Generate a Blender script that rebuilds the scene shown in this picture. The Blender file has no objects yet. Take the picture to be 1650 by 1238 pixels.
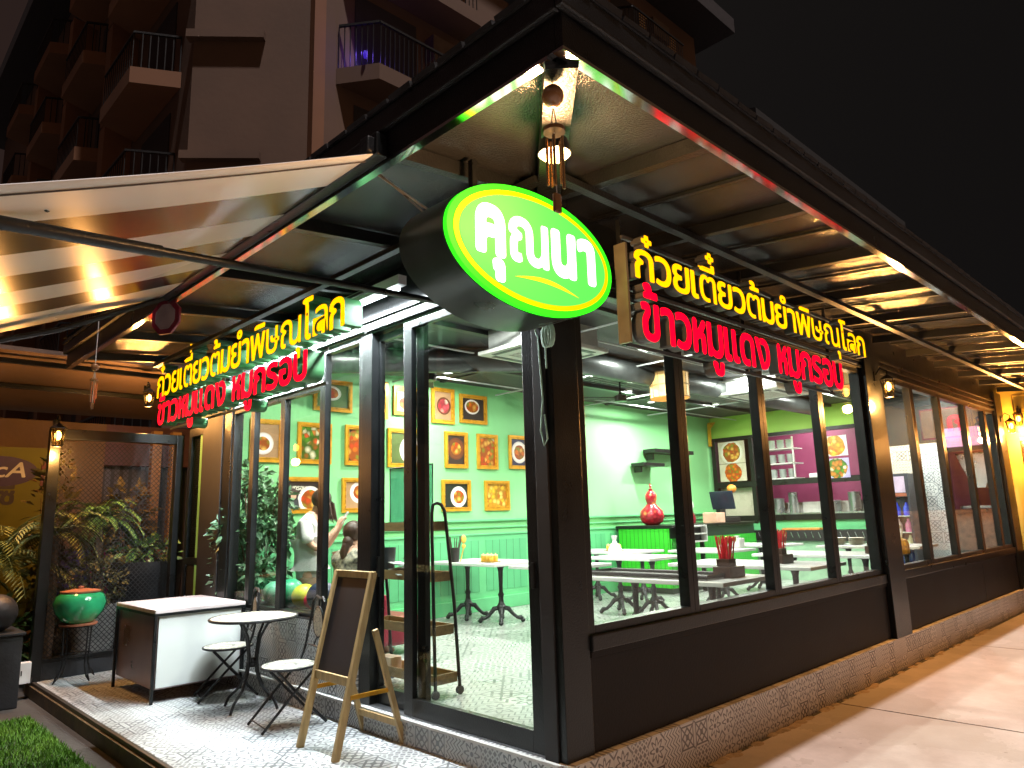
import bpy, bmesh, math, random
import numpy as np
from mathutils import Vector, Matrix
R = math.radians
sc = bpy.context.scene
COL = sc.collection
random.seed(7)

# ------------------------------------------------------------------ camera, sky, sun, exposure
camd = bpy.data.cameras.new('camera'); cam = bpy.data.objects.new('camera', camd); COL.objects.link(cam)
camd.sensor_fit = 'HORIZONTAL'; camd.sensor_width = 36; camd.lens = 36 * 1154.64 / 1650
camd.clip_start = 0.05; camd.clip_end = 500
cr, cu, cf = Vector((.7183844, -.69507164, -.02827131)), Vector((-.10723116, -.15079927, .98273143)), Vector((.68733204, .70294736, .18286519))
mw = Matrix((cr, cu, -cf)).transposed().to_4x4(); mw.translation = Vector((-3.40384598, -3.10146381, 1.45))
cam.matrix_world = mw
sc.camera = cam

w = bpy.data.worlds.new('World'); sc.world = w; w.use_nodes = True
wn = w.node_tree; bg = wn.nodes['Background']
tc = wn.nodes.new('ShaderNodeTexCoord'); nz = wn.nodes.new('ShaderNodeTexNoise'); nz.inputs['Scale'].default_value = 1.6; nz.inputs['Detail'].default_value = 3
dp = wn.nodes.new('ShaderNodeVectorMath'); dp.operation = 'DOT_PRODUCT'; dp.inputs[1].default_value = (-.93, .36, 0)
wn.links.new(tc.outputs['Generated'], dp.inputs[0]); wn.links.new(tc.outputs['Generated'], nz.inputs['Vector'])
ad = wn.nodes.new('ShaderNodeMath'); ad.operation = 'MULTIPLY_ADD'; ad.inputs[1].default_value = .3
wn.links.new(nz.outputs['Fac'], ad.inputs[0]); wn.links.new(dp.outputs['Value'], ad.inputs[2])
rp = wn.nodes.new('ShaderNodeValToRGB'); e = rp.color_ramp.elements
e[0].position = .0; e[0].color = (.0045, .004, .004, 1); e[1].position = 1; e[1].color = (.036, .017, .014, 1)
e2 = rp.color_ramp.elements.new(.45); e2.color = (.012, .010, .009, 1)
mp = wn.nodes.new('ShaderNodeMath'); mp.operation = 'MULTIPLY_ADD'; mp.inputs[1].default_value = .55; mp.inputs[2].default_value = .45
wn.links.new(ad.outputs[0], mp.inputs[0]); wn.links.new(mp.outputs[0], rp.inputs['Fac']); wn.links.new(rp.outputs['Color'], bg.inputs['Color'])
bg.inputs['Strength'].default_value = 1.0
# unseen warm glow added low in the sky, street side, to brighten the front
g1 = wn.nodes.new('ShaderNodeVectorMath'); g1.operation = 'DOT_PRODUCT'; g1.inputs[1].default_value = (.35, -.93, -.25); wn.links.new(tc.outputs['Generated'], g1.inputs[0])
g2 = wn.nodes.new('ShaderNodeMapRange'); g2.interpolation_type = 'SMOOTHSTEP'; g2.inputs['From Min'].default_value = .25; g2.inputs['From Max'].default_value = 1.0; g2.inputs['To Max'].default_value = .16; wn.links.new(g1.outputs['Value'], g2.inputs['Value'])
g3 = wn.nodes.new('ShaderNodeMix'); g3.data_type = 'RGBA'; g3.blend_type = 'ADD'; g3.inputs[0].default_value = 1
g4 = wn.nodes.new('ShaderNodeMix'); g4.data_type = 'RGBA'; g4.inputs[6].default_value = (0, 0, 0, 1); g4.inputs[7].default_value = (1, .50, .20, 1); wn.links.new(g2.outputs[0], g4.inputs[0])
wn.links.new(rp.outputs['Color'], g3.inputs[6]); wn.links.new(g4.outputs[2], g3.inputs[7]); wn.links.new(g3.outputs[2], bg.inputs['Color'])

sund = bpy.data.lights.new('sun', 'SUN'); sun = bpy.data.objects.new('sun', sund); COL.objects.link(sun)
sund.energy = 3.2; sund.angle = R(1.5); sund.color = (1, .89, .86)
sun.rotation_euler = Vector((-.12, -1.12, 3.83)).to_track_quat('Z', 'Y').to_euler()
sun.location = (0, -6, 20)

sc.view_settings.view_transform = 'Standard'; sc.view_settings.look = 'None'; sc.view_settings.gamma = 1; sc.view_settings.exposure = 0
cy = sc.cycles
cy.max_bounces = 7; cy.diffuse_bounces = 4; cy.glossy_bounces = 3; cy.transmission_bounces = 4; cy.transparent_max_bounces = 20
cy.sample_clamp_indirect = 4; cy.caustics_reflective = False; cy.caustics_refractive = False; cy.use_denoising = True

# ------------------------------------------------------------------ materials
def srgb(r, g, b):
    f = lambda c: (c / 255 / 12.92) if c <= 10 else ((c / 255 + .055) / 1.055) ** 2.4
    return (f(r), f(g), f(b))
MC = {}
def mat(name, col, rough=.5, metal=0, var=.18, scale=6, bump=0, bscale=40, emit=0, ecol=None, spec=.5, coat=0, alpha=None, hue2=None, stretch=None):
    if name in MC: return MC[name]
    m = bpy.data.materials.new(name); m.use_nodes = True; t = m.node_tree; p = t.nodes['Principled BSDF']
    tc = t.nodes.new('ShaderNodeTexCoord'); src = tc.outputs['Object']
    if stretch:
        mpg = t.nodes.new('ShaderNodeMapping'); mpg.inputs['Scale'].default_value = stretch
        t.links.new(src, mpg.inputs['Vector']); src = mpg.outputs['Vector']
    n = t.nodes.new('ShaderNodeTexNoise'); n.inputs['Scale'].default_value = scale; n.inputs['Detail'].default_value = 5
    t.links.new(src, n.inputs['Vector'])
    r = t.nodes.new('ShaderNodeValToRGB')
    c2 = hue2 or tuple(min(1, c * (1 + var)) for c in col)
    c1 = tuple(c * (1 - var) for c in col) if not hue2 else col
    r.color_ramp.elements[0].position = .3; r.color_ramp.elements[1].position = .7
    r.color_ramp.elements[0].color = (*c1, 1); r.color_ramp.elements[1].color = (*c2, 1)
    t.links.new(n.outputs['Fac'], r.inputs['Fac']); t.links.new(r.outputs['Color'], p.inputs['Base Color'])
    mr = t.nodes.new('ShaderNodeMapRange'); mr.inputs['To Min'].default_value = max(.02, rough - .08); mr.inputs['To Max'].default_value = min(1, rough + .08)
    t.links.new(n.outputs['Fac'], mr.inputs['Value']); t.links.new(mr.outputs[0], p.inputs['Roughness'])
    p.inputs['Metallic'].default_value = metal; p.inputs['Specular IOR Level'].default_value = spec; p.inputs['Coat Weight'].default_value = coat
    if bump:
        n2 = t.nodes.new('ShaderNodeTexNoise'); n2.inputs['Scale'].default_value = bscale; n2.inputs['Detail'].default_value = 3
        t.links.new(src, n2.inputs['Vector'])
        b = t.nodes.new('ShaderNodeBump'); b.inputs['Strength'].default_value = bump; b.inputs['Distance'].default_value = .02
        t.links.new(n2.outputs['Fac'], b.inputs['Height']); t.links.new(b.outputs['Normal'], p.inputs['Normal'])
    if emit:
        p.inputs['Emission Color'].default_value = (*(ecol or col), 1); p.inputs['Emission Strength'].default_value = emit
    MC[name] = m; return m

class NT:
    """small expression helper for math nodes"""
    def __init__(s, t): s.t = t
    def m(s, op, a, b=None, c=None):
        n = s.t.nodes.new('ShaderNodeMath'); n.operation = op
        for i, v in enumerate((a, b, c)):
            if v is None: continue
            if isinstance(v, (int, float)): n.inputs[i].default_value = v
            else: s.t.links.new(v, n.inputs[i])
        return n.outputs[0]
    def mix(s, f, a, b):
        n = s.t.nodes.new('ShaderNodeMix'); n.data_type = 'RGBA'
        for sock, v in ((n.inputs[0], f), (n.inputs[6], a), (n.inputs[7], b)):
            if isinstance(v, (int, float)): sock.default_value = v
            elif isinstance(v, tuple): sock.default_value = (*v, 1)
            else: s.t.links.new(v, sock)
        return n.outputs[2]
    def xyz(s, which='Object'):
        tc = s.t.nodes.new('ShaderNodeTexCoord'); sp = s.t.nodes.new('ShaderNodeSeparateXYZ')
        s.t.links.new(tc.outputs[which], sp.inputs[0]); return sp.outputs[0], sp.outputs[1], sp.outputs[2], tc.outputs[which]

def tile_mat(name, ax, size, light, ink, rough=.35):
    """patchwork cement tiles: each tile picks one of four drawn patterns"""
    if name in MC: return MC[name]
    m = bpy.data.materials.new(name); m.use_nodes = True; t = m.node_tree; p = t.nodes['Principled BSDF']; N = NT(t); M = N.m
    c = N.xyz(); u = M('DIVIDE', M('ADD', c[ax[0]], 50.0), size); v = M('DIVIDE', M('ADD', c[ax[1]], 50.33), size)
    cu_, cv_ = M('FLOOR', u), M('FLOOR', v)
    cb = t.nodes.new('ShaderNodeCombineXYZ'); t.links.new(cu_, cb.inputs[0]); t.links.new(cv_, cb.inputs[1])
    wnz = t.nodes.new('ShaderNodeTexWhiteNoise'); wnz.noise_dimensions = '2D'; t.links.new(cb.outputs[0], wnz.inputs['Vector'])
    rnd = wnz.outputs['Value']
    fu, fv = M('SUBTRACT', M('FRACT', u), .5), M('SUBTRACT', M('FRACT', v), .5)
    au, av = M('ABSOLUTE', fu), M('ABSOLUTE', fv)
    # lattice of diamonds
    du = M('ABSOLUTE', M('SUBTRACT', M('FRACT', M('MULTIPLY', fu, 4.0)), .5)); dv = M('ABSOLUTE', M('SUBTRACT', M('FRACT', M('MULTIPLY', fv, 4.0)), .5))
    pa = M('GREATER_THAN', M('ABSOLUTE', M('SUBTRACT', M('ADD', du, dv), .42)), .17)
    # flower
    rr = M('SQRT', M('ADD', M('MULTIPLY', fu, fu), M('MULTIPLY', fv, fv))); an = M('ARCTAN2', fv, fu)
    pet = M('MULTIPLY_ADD', M('COSINE', M('MULTIPLY', an, 8.0)), .1, .3)
    pb = M('LESS_THAN', M('ABSOLUTE', M('SUBTRACT', rr, pet)), .055); pb = M('MAXIMUM', pb, M('LESS_THAN', rr, .09))
    pb = M('MAXIMUM', pb, M('LESS_THAN', M('ABSOLUTE', M('SUBTRACT', M('ADD', au, av), .78)), .05))
    # nested square star
    pc = M('LESS_THAN', M('ABSOLUTE', M('SUBTRACT', au, av)), .045); pc = M('MAXIMUM', pc, M('LESS_THAN', M('ABSOLUTE', M('SUBTRACT', M('ADD', au, av), .34)), .055)); pc = M('MAXIMUM', pc, M('LESS_THAN', M('MAXIMUM', au, av), .10)); pc = M('MAXIMUM', pc, M('LESS_THAN', M('ABSOLUTE', M('SUBTRACT', M('MAXIMUM', au, av), .40)), .03))
    # zigzag
    z = M('FRACT', M('ADD', M('MULTIPLY', fu, 5.0), M('MULTIPLY', M('ABSOLUTE', M('SUBTRACT', M('FRACT', M('MULTIPLY', fv, 3.0)), .5)), 2.0))); pd = M('LESS_THAN', z, .3)
    s1 = M('LESS_THAN', rnd, .25); s2 = M('LESS_THAN', rnd, .52); s3 = M('LESS_THAN', rnd, .8)
    k = M('ADD', M('MULTIPLY', s3, pc), M('MULTIPLY', M('SUBTRACT', 1.0, s3), pd))
    k = M('ADD', M('MULTIPLY', s2, pb), M('MULTIPLY', M('SUBTRACT', 1.0, s2), k))
    k = M('ADD', M('MULTIPLY', s1, pa), M('MULTIPLY', M('SUBTRACT', 1.0, s1), k))
    grout = M('GREATER_THAN', M('MAXIMUM', au, av), .488)
    ns = t.nodes.new('ShaderNodeTexNoise'); ns.inputs['Scale'].default_value = 3; ns.inputs['Detail'].default_value = 6
    t.links.new(c[3], ns.inputs['Vector'])
    k = M('MULTIPLY', k, M('MULTIPLY_ADD', rnd, .25, .72))
    base = N.mix(k, light, ink); base = N.mix(M('MULTIPLY', grout, .6), base, tuple(x * .6 for x in light))
    dirt = M('MULTIPLY', M('SUBTRACT', ns.outputs['Fac'], .35), .7)
    base = N.mix(dirt, base, tuple(x * .55 for x in light))
    t.links.new(base, p.inputs['Base Color'])
    t.links.new(M('MULTIPLY_ADD', ns.outputs['Fac'], .3, rough - .15), p.inputs['Roughness'])
    MC[name] = m; return m

def paving_mat(name, col):
    m = bpy.data.materials.new(name); m.use_nodes = True; t = m.node_tree; p = t.nodes['Principled BSDF']; N = NT(t); M = N.m; c = N.xyz()
    def noise(s, d, r=.55):
        n = t.nodes.new('ShaderNodeTexNoise'); n.inputs['Scale'].default_value = s; n.inputs['Detail'].default_value = d; n.inputs['Roughness'].default_value = r; t.links.new(c[3], n.inputs['Vector']); return n.outputs['Fac']
    big, mid, fine = noise(.45, 4), noise(2.6, 7, .65), noise(70, 3)
    vo = t.nodes.new('ShaderNodeTexVoronoi'); vo.feature = 'DISTANCE_TO_EDGE'; vo.inputs['Scale'].default_value = .55; t.links.new(c[3], vo.inputs['Vector'])
    v2 = t.nodes.new('ShaderNodeTexVoronoi'); v2.inputs['Scale'].default_value = 5; t.links.new(c[3], v2.inputs['Vector'])
    x = N.mix(M('MULTIPLY_ADD', mid, 1.6, -.45), tuple(q * .62 for q in col), tuple(min(1, q * 1.15) for q in col))
    x = N.mix(M('MULTIPLY', M('GREATER_THAN', M('MULTIPLY_ADD', big, 1.0, M('MULTIPLY', mid, .35)), .74), .45), x, tuple(q * .55 for q in (col[0], col[1], col[2] * .9)))
    x = N.mix(M('MULTIPLY', M('LESS_THAN', v2.outputs['Distance'], M('MULTIPLY', big, .10)), .6), x, tuple(q * .3 for q in col))
    x = N.mix(M('MULTIPLY', fine, .35), x, tuple(q * .6 for q in col))
    t.links.new(x, p.inputs['Base Color']); t.links.new(M('MULTIPLY_ADD', mid, .4, .5), p.inputs['Roughness'])
    b = t.nodes.new('ShaderNodeBump'); b.inputs['Strength'].default_value = .35; b.inputs['Distance'].default_value = .01; t.links.new(M('MULTIPLY_ADD', fine, .5, mid), b.inputs['Height']); t.links.new(b.outputs[0], p.inputs['Normal'])
    return m

def glass_mat(name='window_glass', tint=(.96, 1, .97), base=.045):
    if name in MC: return MC[name]
    m = bpy.data.materials.new(name); m.use_nodes = True; t = m.node_tree; t.nodes.clear(); N = NT(t)
    o = t.nodes.new('ShaderNodeOutputMaterial'); tr = t.nodes.new('ShaderNodeBsdfTransparent'); tr.inputs[0].default_value = (*tint, 1)
    gl = t.nodes.new('ShaderNodeBsdfGlossy'); gl.inputs['Roughness'].default_value = .015
    lw = t.nodes.new('ShaderNodeLayerWeight'); lw.inputs[0].default_value = .5
    f = N.m('MULTIPLY_ADD', N.m('POWER', lw.outputs['Facing'], 5.0), .8, base)
    mx = t.nodes.new('ShaderNodeMixShader'); t.links.new(f, mx.inputs[0]); t.links.new(tr.outputs[0], mx.inputs[1]); t.links.new(gl.outputs[0], mx.inputs[2])
    t.links.new(mx.outputs[0], o.inputs[0]); MC[name] = m; return m

def food_mat(name, bgc, plate, pr, foods, fr, seed, cx=0, cz=0, sq=1.0, axes=(0, 2)):
    """photograph of a dish: backdrop, plate disc and chunks of food"""
    m = bpy.data.materials.new(name); m.use_nodes = True; t = m.node_tree; p = t.nodes['Principled BSDF']; N = NT(t); M = N.m
    c = N.xyz(); a, b = M('SUBTRACT', c[axes[0]], cx), M('MULTIPLY', M('SUBTRACT', c[axes[1]], cz), sq)
    rr = M('SQRT', M('ADD', M('MULTIPLY', a, a), M('MULTIPLY', b, b)))
    mp = t.nodes.new('ShaderNodeMapping'); mp.inputs['Location'].default_value = (seed * 3.1, seed * 1.7, seed * .9); t.links.new(c[3], mp.inputs['Vector'])
    vo = t.nodes.new('ShaderNodeTexVoronoi'); vo.inputs['Scale'].default_value = 16; t.links.new(mp.outputs[0], vo.inputs['Vector'])
    nz = t.nodes.new('ShaderNodeTexNoise'); nz.inputs['Scale'].default_value = 9; nz.inputs['Detail'].default_value = 4; t.links.new(mp.outputs[0], nz.inputs['Vector'])
    sp = t.nodes.new('ShaderNodeSeparateColor'); t.links.new(vo.outputs['Color'], sp.inputs[0])
    r = t.nodes.new('ShaderNodeValToRGB'); r.color_ramp.interpolation = 'CONSTANT'
    el = r.color_ramp.elements
    el[0].color = (*foods[0], 1); el[0].position = 0; el[1].color = (*foods[1], 1); el[1].position = 1 / len(foods)
    for i, f in enumerate(foods[2:], 2):
        x = el.new(i / len(foods)); x.color = (*f, 1)
    t.links.new(sp.outputs[0], r.inputs['Fac'])
    food = N.mix(M('MULTIPLY', vo.outputs['Distance'], 1.2), r.outputs['Color'], tuple(x * .35 for x in foods[0]))
    edge = M('MULTIPLY_ADD', nz.outputs['Fac'], .35, .82)
    infood = M('LESS_THAN', rr, M('MULTIPLY', edge, fr)); inpl = M('LESS_THAN', rr, pr); rim = M('GREATER_THAN', rr, pr * .86)
    bgm = N.mix(M('MULTIPLY', nz.outputs['Fac'], .8), bgc, tuple(x * .4 for x in bgc))
    pl = N.mix(rim, plate, tuple(x * .8 for x in plate))
    col = N.mix(inpl, bgm, pl); col = N.mix(infood, col, food)
    t.links.new(col, p.inputs['Base Color']); p.inputs['Roughness'].default_value = .3
    return m

def stripes_mat(name, c1, c2, axis, period, duty=.08, rough=.5, rot=0):
    """painted boards with grooves across one axis"""
    if name in MC: return MC[name]
    m = bpy.data.materials.new(name); m.use_nodes = True; t = m.node_tree; p = t.nodes['Principled BSDF']; N = NT(t); M = N.m
    c = N.xyz(); f = M('FRACT', M('DIVIDE', M('ADD', c[axis], 40.0), period)); g = M('LESS_THAN', f, duty)
    nz = t.nodes.new('ShaderNodeTexNoise'); nz.inputs['Scale'].default_value = 4; nz.inputs['Detail'].default_value = 5; t.links.new(c[3], nz.inputs['Vector'])
    base = N.mix(nz.outputs['Fac'], tuple(x * .88 for x in c1), tuple(min(1, x * 1.1) for x in c1))
    t.links.new(N.mix(g, base, c2), p.inputs['Base Color']); p.inputs['Roughness'].default_value = rough
    b = t.nodes.new('ShaderNodeBump'); b.inputs['Strength'].default_value = .5; b.inputs['Distance'].default_value = .01
    t.links.new(M('SUBTRACT', 1.0, g), b.inputs['Height']); t.links.new(b.outputs[0], p.inputs['Normal'])
    MC[name] = m; return m

BLACK = mat('black_metal', (.0075, .0085, .009), .3, .0, .25, 5, .12, 90, spec=.35)
BLACKM = mat('black_matte', (.014, .012, .012), .6)
SOFFIT = mat('dark_soffit_sheet', (.085, .088, .09), .15, .7, .3, 3, .34, 95, spec=.6)
FASCIA = mat('dark_fascia_sheet', (.014, .014, .015), .3, .3, .3, 3, .35, 150, spec=.7)
WALLPANEL = mat('black_wall_panel', (.013, .010, .009), .6, 0, .3, 2, .1, 60, spec=.22)
GLASS = glass_mat()
GREEN = mat('green_wall_paint', (.235, .62, .26), .55, 0, .06, 1.2)
GREEND = stripes_mat('green_dado_boards', (.10, .42, .19), (.04, .2, .08), 0, .14, .07, .45)
GREENM = mat('green_moulding_paint', (.13, .5, .22), .4, 0, .05)
LIME = mat('lime_wall_paint', (.36, .62, .10), .55, 0, .06, 1.5)
WHITE = mat('white_paint', (.78, .78, .76), .45, 0, .05)
STEEL = mat('brushed_steel', (.55, .57, .58), .28, .9, .15, 4)
GOLD = mat('gold_frame_paint', (.75, .36, .025), .32, .35, .2, 12)
GOLDL = mat('light_gold_bead', (.9, .55, .08), .28, .5, .15, 14)
CONC = mat('concrete', (.42, .37, .33), .75, 0, .3, .9, .25, 30)
TILEF = tile_mat('floor_tiles_patchwork', (0, 1), .22, (.68, .70, .70), (.08, .09, .10))
TILEX = tile_mat('wall_tiles_left', (1, 2), .165, (.68, .69, .69), (.05, .055, .065))
TILEY = tile_mat('wall_tiles_right', (0, 2), .165, (.80, .74, .68), (.07, .05, .045))
WOOD = mat('pale_pine', (.52, .36, .16), .5, 0, .22, 5, .1, 60, stretch=(6, 6, 1))
WOODD = mat('brown_tray_wood', (.22, .13, .05), .5, 0, .3, 5, .1, 50, stretch=(5, 1, 5))
CABTOP = mat('pale_wood_laminate', (.62, .54, .54), .35, 0, .12, 3, stretch=(1, 8, 1))
IRON = mat('wrought_iron', (.010, .010, .011), .45, .2, .3, 20, .2, 60)
CAST = mat('cast_iron', (.03, .033, .035), .42, .5, .4, 25, .5, 45)
MARBLE = mat('white_marble_top', (.74, .75, .73), .22, 0, .08, 5, hue2=(.62, .64, .64))
RED = mat('red_vinyl', (.20, .010, .025), .35, 0, .2, 4, .1, 30)
TERRA = mat('terracotta', (.42, .15, .08), .7, 0, .2, 8, .2, 40)
JADE = mat('green_glaze', (.03, .38, .16), .12, 0, .25, 6, coat=.8)
LEAF = mat('leaf_green', (.06, .15, .04), .45, 0, .5, 2, hue2=(.13, .24, .06))
LEAFD = mat('dark_leaf_green', (.06, .16, .08), .4, 0, .5, 2, hue2=(.17, .30, .17))
PALM = mat('palm_green', (.08, .13, .03), .5, 0, .4, 2, hue2=(.19, .20, .06))
TRUNK = mat('bark_brown', (.12, .07, .04), .85, 0, .3, 12, .5, 30)
DPOT = mat('dark_planter', (.02, .021, .024), .5, 0, .3, 5, .2, 30)
GREYPOT = mat('grey_cement_pot', (.22, .22, .21), .85, 0, .25, 6, .4, 25)
BOARD = mat('blackboard', (.017, .012, .014), .6, 0, .4, 1.5)
SKIN = mat('skin', (.62, .36, .25), .5, 0, .06)
HAIR = mat('brown_hair', (.045, .022, .014), .42, 0, .5, 30, .3, 120, stretch=(1, 1, .2))
CLOTHW = mat('white_cloth', (.75, .76, .74), .8, 0, .06, 3, .3, 12)
def emis(name, col, s): return mat(name, tuple(c * .25 for c in col), .6, 0, .0, emit=s, ecol=col, spec=.1)

# ------------------------------------------------------------------ mesh builder
class MB:
    def __init__(s): s.bm = bmesh.new(); s.mi = 0
    def _f(s, vs):
        try:
            f = s.bm.faces.new(vs); f.material_index = s.mi; return f
        except ValueError: return None
    def quad(s, *pts): return s._f([s.bm.verts.new(p) for p in pts])
    def box(s, a, b, bev=0):
        (x0, y0, z0), (x1, y1, z1) = a, b
        x0, x1 = min(x0, x1), max(x0, x1); y0, y1 = min(y0, y1), max(y0, y1); z0, z1 = min(z0, z1), max(z0, z1)
        v = [s.bm.verts.new(p) for p in ((x0,y0,z0),(x1,y0,z0),(x1,y1,z0),(x0,y1,z0),(x0,y0,z1),(x1,y0,z1),(x1,y1,z1),(x0,y1,z1))]
        fs = [s._f([v[i] for i in q]) for q in ((0,3,2,1),(4,5,6,7),(0,1,5,4),(1,2,6,5),(2,3,7,6),(3,0,4,7))]
        if bev: bmesh.ops.bevel(s.bm, geom=list({ed for f in fs for ed in f.edges}), offset=bev, segments=2, affect='EDGES', profile=.6)
        return s
    def obox(s, c, ax, ay, az, hx, hy, hz):
        c = Vector(c); ax, ay, az = [Vector(q).normalized() for q in (ax, ay, az)]
        v = []
        for k in (-1, 1):
            for i, j in ((-1,-1),(1,-1),(1,1),(-1,1)): v.append(s.bm.verts.new(c + ax*hx*i + ay*hy*j + az*hz*k))
        for q in ((0,3,2,1),(4,5,6,7),(0,1,5,4),(1,2,6,5),(2,3,7,6),(3,0,4,7)): s._f([v[i] for i in q])
        return s
    def bar(s, p, q, wd, th, up=(0, 0, 1)):
        p, q = Vector(p), Vector(q); d = (q - p); L = d.length; d.normalize(); u = Vector(up)
        if abs(d.dot(u)) > .98: u = Vector((1, 0, 0))
        sd = d.cross(u).normalized(); u = sd.cross(d)
        return s.obox((p + q) / 2, d, sd, u, L / 2, wd / 2, th / 2)
    def tube(s, pts, r, n=8, cap=True, closed=False):
        pts = [Vector(p) for p in pts]; rs = r if isinstance(r, (list, tuple)) else [r] * len(pts)
        rings = []; K = len(pts); prev = None
        for i, p in enumerate(pts):
            if closed: d = pts[(i + 1) % K] - pts[i - 1]
            else: d = pts[min(i + 1, K - 1)] - pts[max(i - 1, 0)]
            d.normalize()
            if prev is None:
                a = Vector((0, 0, 1)) if abs(d.z) < .9 else Vector((1, 0, 0)); a = (a - d * a.dot(d)).normalized()
            else: a = (prev - d * prev.dot(d)); a = a.normalized() if a.length > 1e-6 else d.orthogonal().normalized()
            prev = a; b = d.cross(a)
            rings.append([s.bm.verts.new(p + (a * math.cos(t) + b * math.sin(t)) * rs[i]) for t in [2 * math.pi * k / n for k in range(n)]])
        for i in range(K if closed else K - 1):
            A, B = rings[i], rings[(i + 1) % K]
            for k in range(n): s._f([A[k], A[(k + 1) % n], B[(k + 1) % n], B[k]])
        if cap and not closed: s._f(rings[0][::-1]); s._f(rings[-1])
        return s
    def cyl(s, p, q, r, n=16): return s.tube([p, q], r, n)
    def lathe(s, prof, c=(0, 0, 0), n=24, sx=1, sy=1):
        c = Vector(c); rings = []
        for r, z in prof:
            if r < 1e-5: rings.append([s.bm.verts.new(c + Vector((0, 0, z)))])
            else: rings.append([s.bm.verts.new(c + Vector((r * sx * math.cos(2*math.pi*k/n), r * sy * math.sin(2*math.pi*k/n), z))) for k in range(n)])
        for A, B in zip(rings, rings[1:]):
            for k in range(n):
                a0, a1 = A[k % len(A)], A[(k + 1) % len(A)]; b0, b1 = B[k % len(B)], B[(k + 1) % len(B)]
                if len(A) == 1 and len(B) == 1: continue
                if len(A) == 1: s._f([a0, b1, b0])
                elif len(B) == 1: s._f([a0, a1, b0])
                else: s._f([a0, a1, b1, b0])
        if len(rings[0]) > 1: s._f(rings[0][::-1])
        if len(rings[-1]) > 1: s._f(rings[-1])
        return s
    def ball(s, c, r, sc_=(1, 1, 1), n=16):
        pr = [(math.sin(math.pi * i / n) * r, -math.cos(math.pi * i / n) * r * sc_[2]) for i in range(n + 1)]
        return s.lathe(pr, c, n + 4, sc_[0], sc_[1])
    def prism(s, poly, fn, d0, d1):
        """poly: 2D outline, fn(u, v, d) -> point"""
        A = [s.bm.verts.new(fn(u, v, d0)) for u, v in poly]; B = [s.bm.verts.new(fn(u, v, d1)) for u, v in poly]
        s._f(A[::-1]); s._f(B); K = len(poly)
        for i in range(K): s._f([A[i], A[(i + 1) % K], B[(i + 1) % K], B[i]])
        return s
    def leaf(s, p, d, L, wd, nrm, fold=.25):
        p, d, nrm = Vector(p), Vector(d).normalized(), Vector(nrm).normalized()
        sd = d.cross(nrm).normalized() * wd; u = sd.cross(d).normalized() * wd * fold
        a, t, l, r_ = [s.bm.verts.new(q) for q in (p, p + d * L - u * .6, p + d * L * .45 + sd + u, p + d * L * .45 - sd + u)]
        mth = s.bm.verts.new(p + d * L * .5)
        s._f([a, mth, l]); s._f([mth, t, l]); s._f([a, r_, mth]); s._f([mth, r_, t])
    def build(s, name, mats, parent=None, smooth=False, world=True, fixn=True):
        if fixn: bmesh.ops.recalc_face_normals(s.bm, faces=s.bm.faces[:])
        me = bpy.data.meshes.new(name); s.bm.to_mesh(me); s.bm.free()
        return link(name, me, mats, parent, smooth, world)

def rootof(o):
    while o.parent: o = o.parent
    return o
def link(name, me, mats, parent=None, smooth=False, world=True):
    for m_ in (mats if isinstance(mats, (list, tuple)) else [mats]): me.materials.append(m_)
    if smooth:
        for p in me.polygons: p.use_smooth = True
        try: me.set_sharp_from_angle(angle=R(42))
        except Exception: pass
    o = bpy.data.objects.new(name, me); COL.objects.link(o)
    if parent:
        o.parent = parent
        if world:
            r = rootof(parent); me.transform(Matrix.LocRotScale(r.location, r.rotation_euler, None).inverted())
    return o
def tag(o, label, cat, group=None, kind=None):
    o['label'] = label; o['category'] = cat
    if group: o['group'] = group
    if kind: o['kind'] = kind
    return o
def thing(name, label, cat, loc=(0, 0, 0), rz=0, group=None):
    o = bpy.data.objects.new(name, None); COL.objects.link(o); o.location = loc; o.rotation_euler = (0, 0, rz); o.empty_display_size = .1
    return tag(o, label, cat, group)
def struct(name, b, m, smooth=False):
    o = b.build(name, m, smooth=smooth); o['kind'] = 'structure'; return o
def dup(o, loc=None, rz=None, label=None, parent=None):
    c = o.copy(); COL.objects.link(c)
    if parent: c.parent = parent
    if loc is not None: c.location = loc
    if rz is not None: c.rotation_euler = (0, 0, rz)
    if label: c['label'] = label
    for ch in list(o.children):
        dup(ch, parent=c)
    return c
def light(kind, name, loc, energy, col=(1, 1, 1), size=.1, parent=None, rot=None, spot=None, sy=None):
    d = bpy.data.lights.new(name, kind); d.energy = energy; d.color = col
    if kind == 'AREA':
        d.shape = 'RECTANGLE' if sy else 'DISK'; d.size = size
        if sy: d.size_y = sy
    else: d.shadow_soft_size = size
    if kind == 'SPOT': d.spot_size = R(spot or 90); d.spot_blend = .6
    o = bpy.data.objects.new(name, d); COL.objects.link(o); o.location = loc
    if rot is not None: o.rotation_euler = rot
    if parent: o.parent = parent; o.location = Vector(loc) - parent.location
    return o

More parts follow.
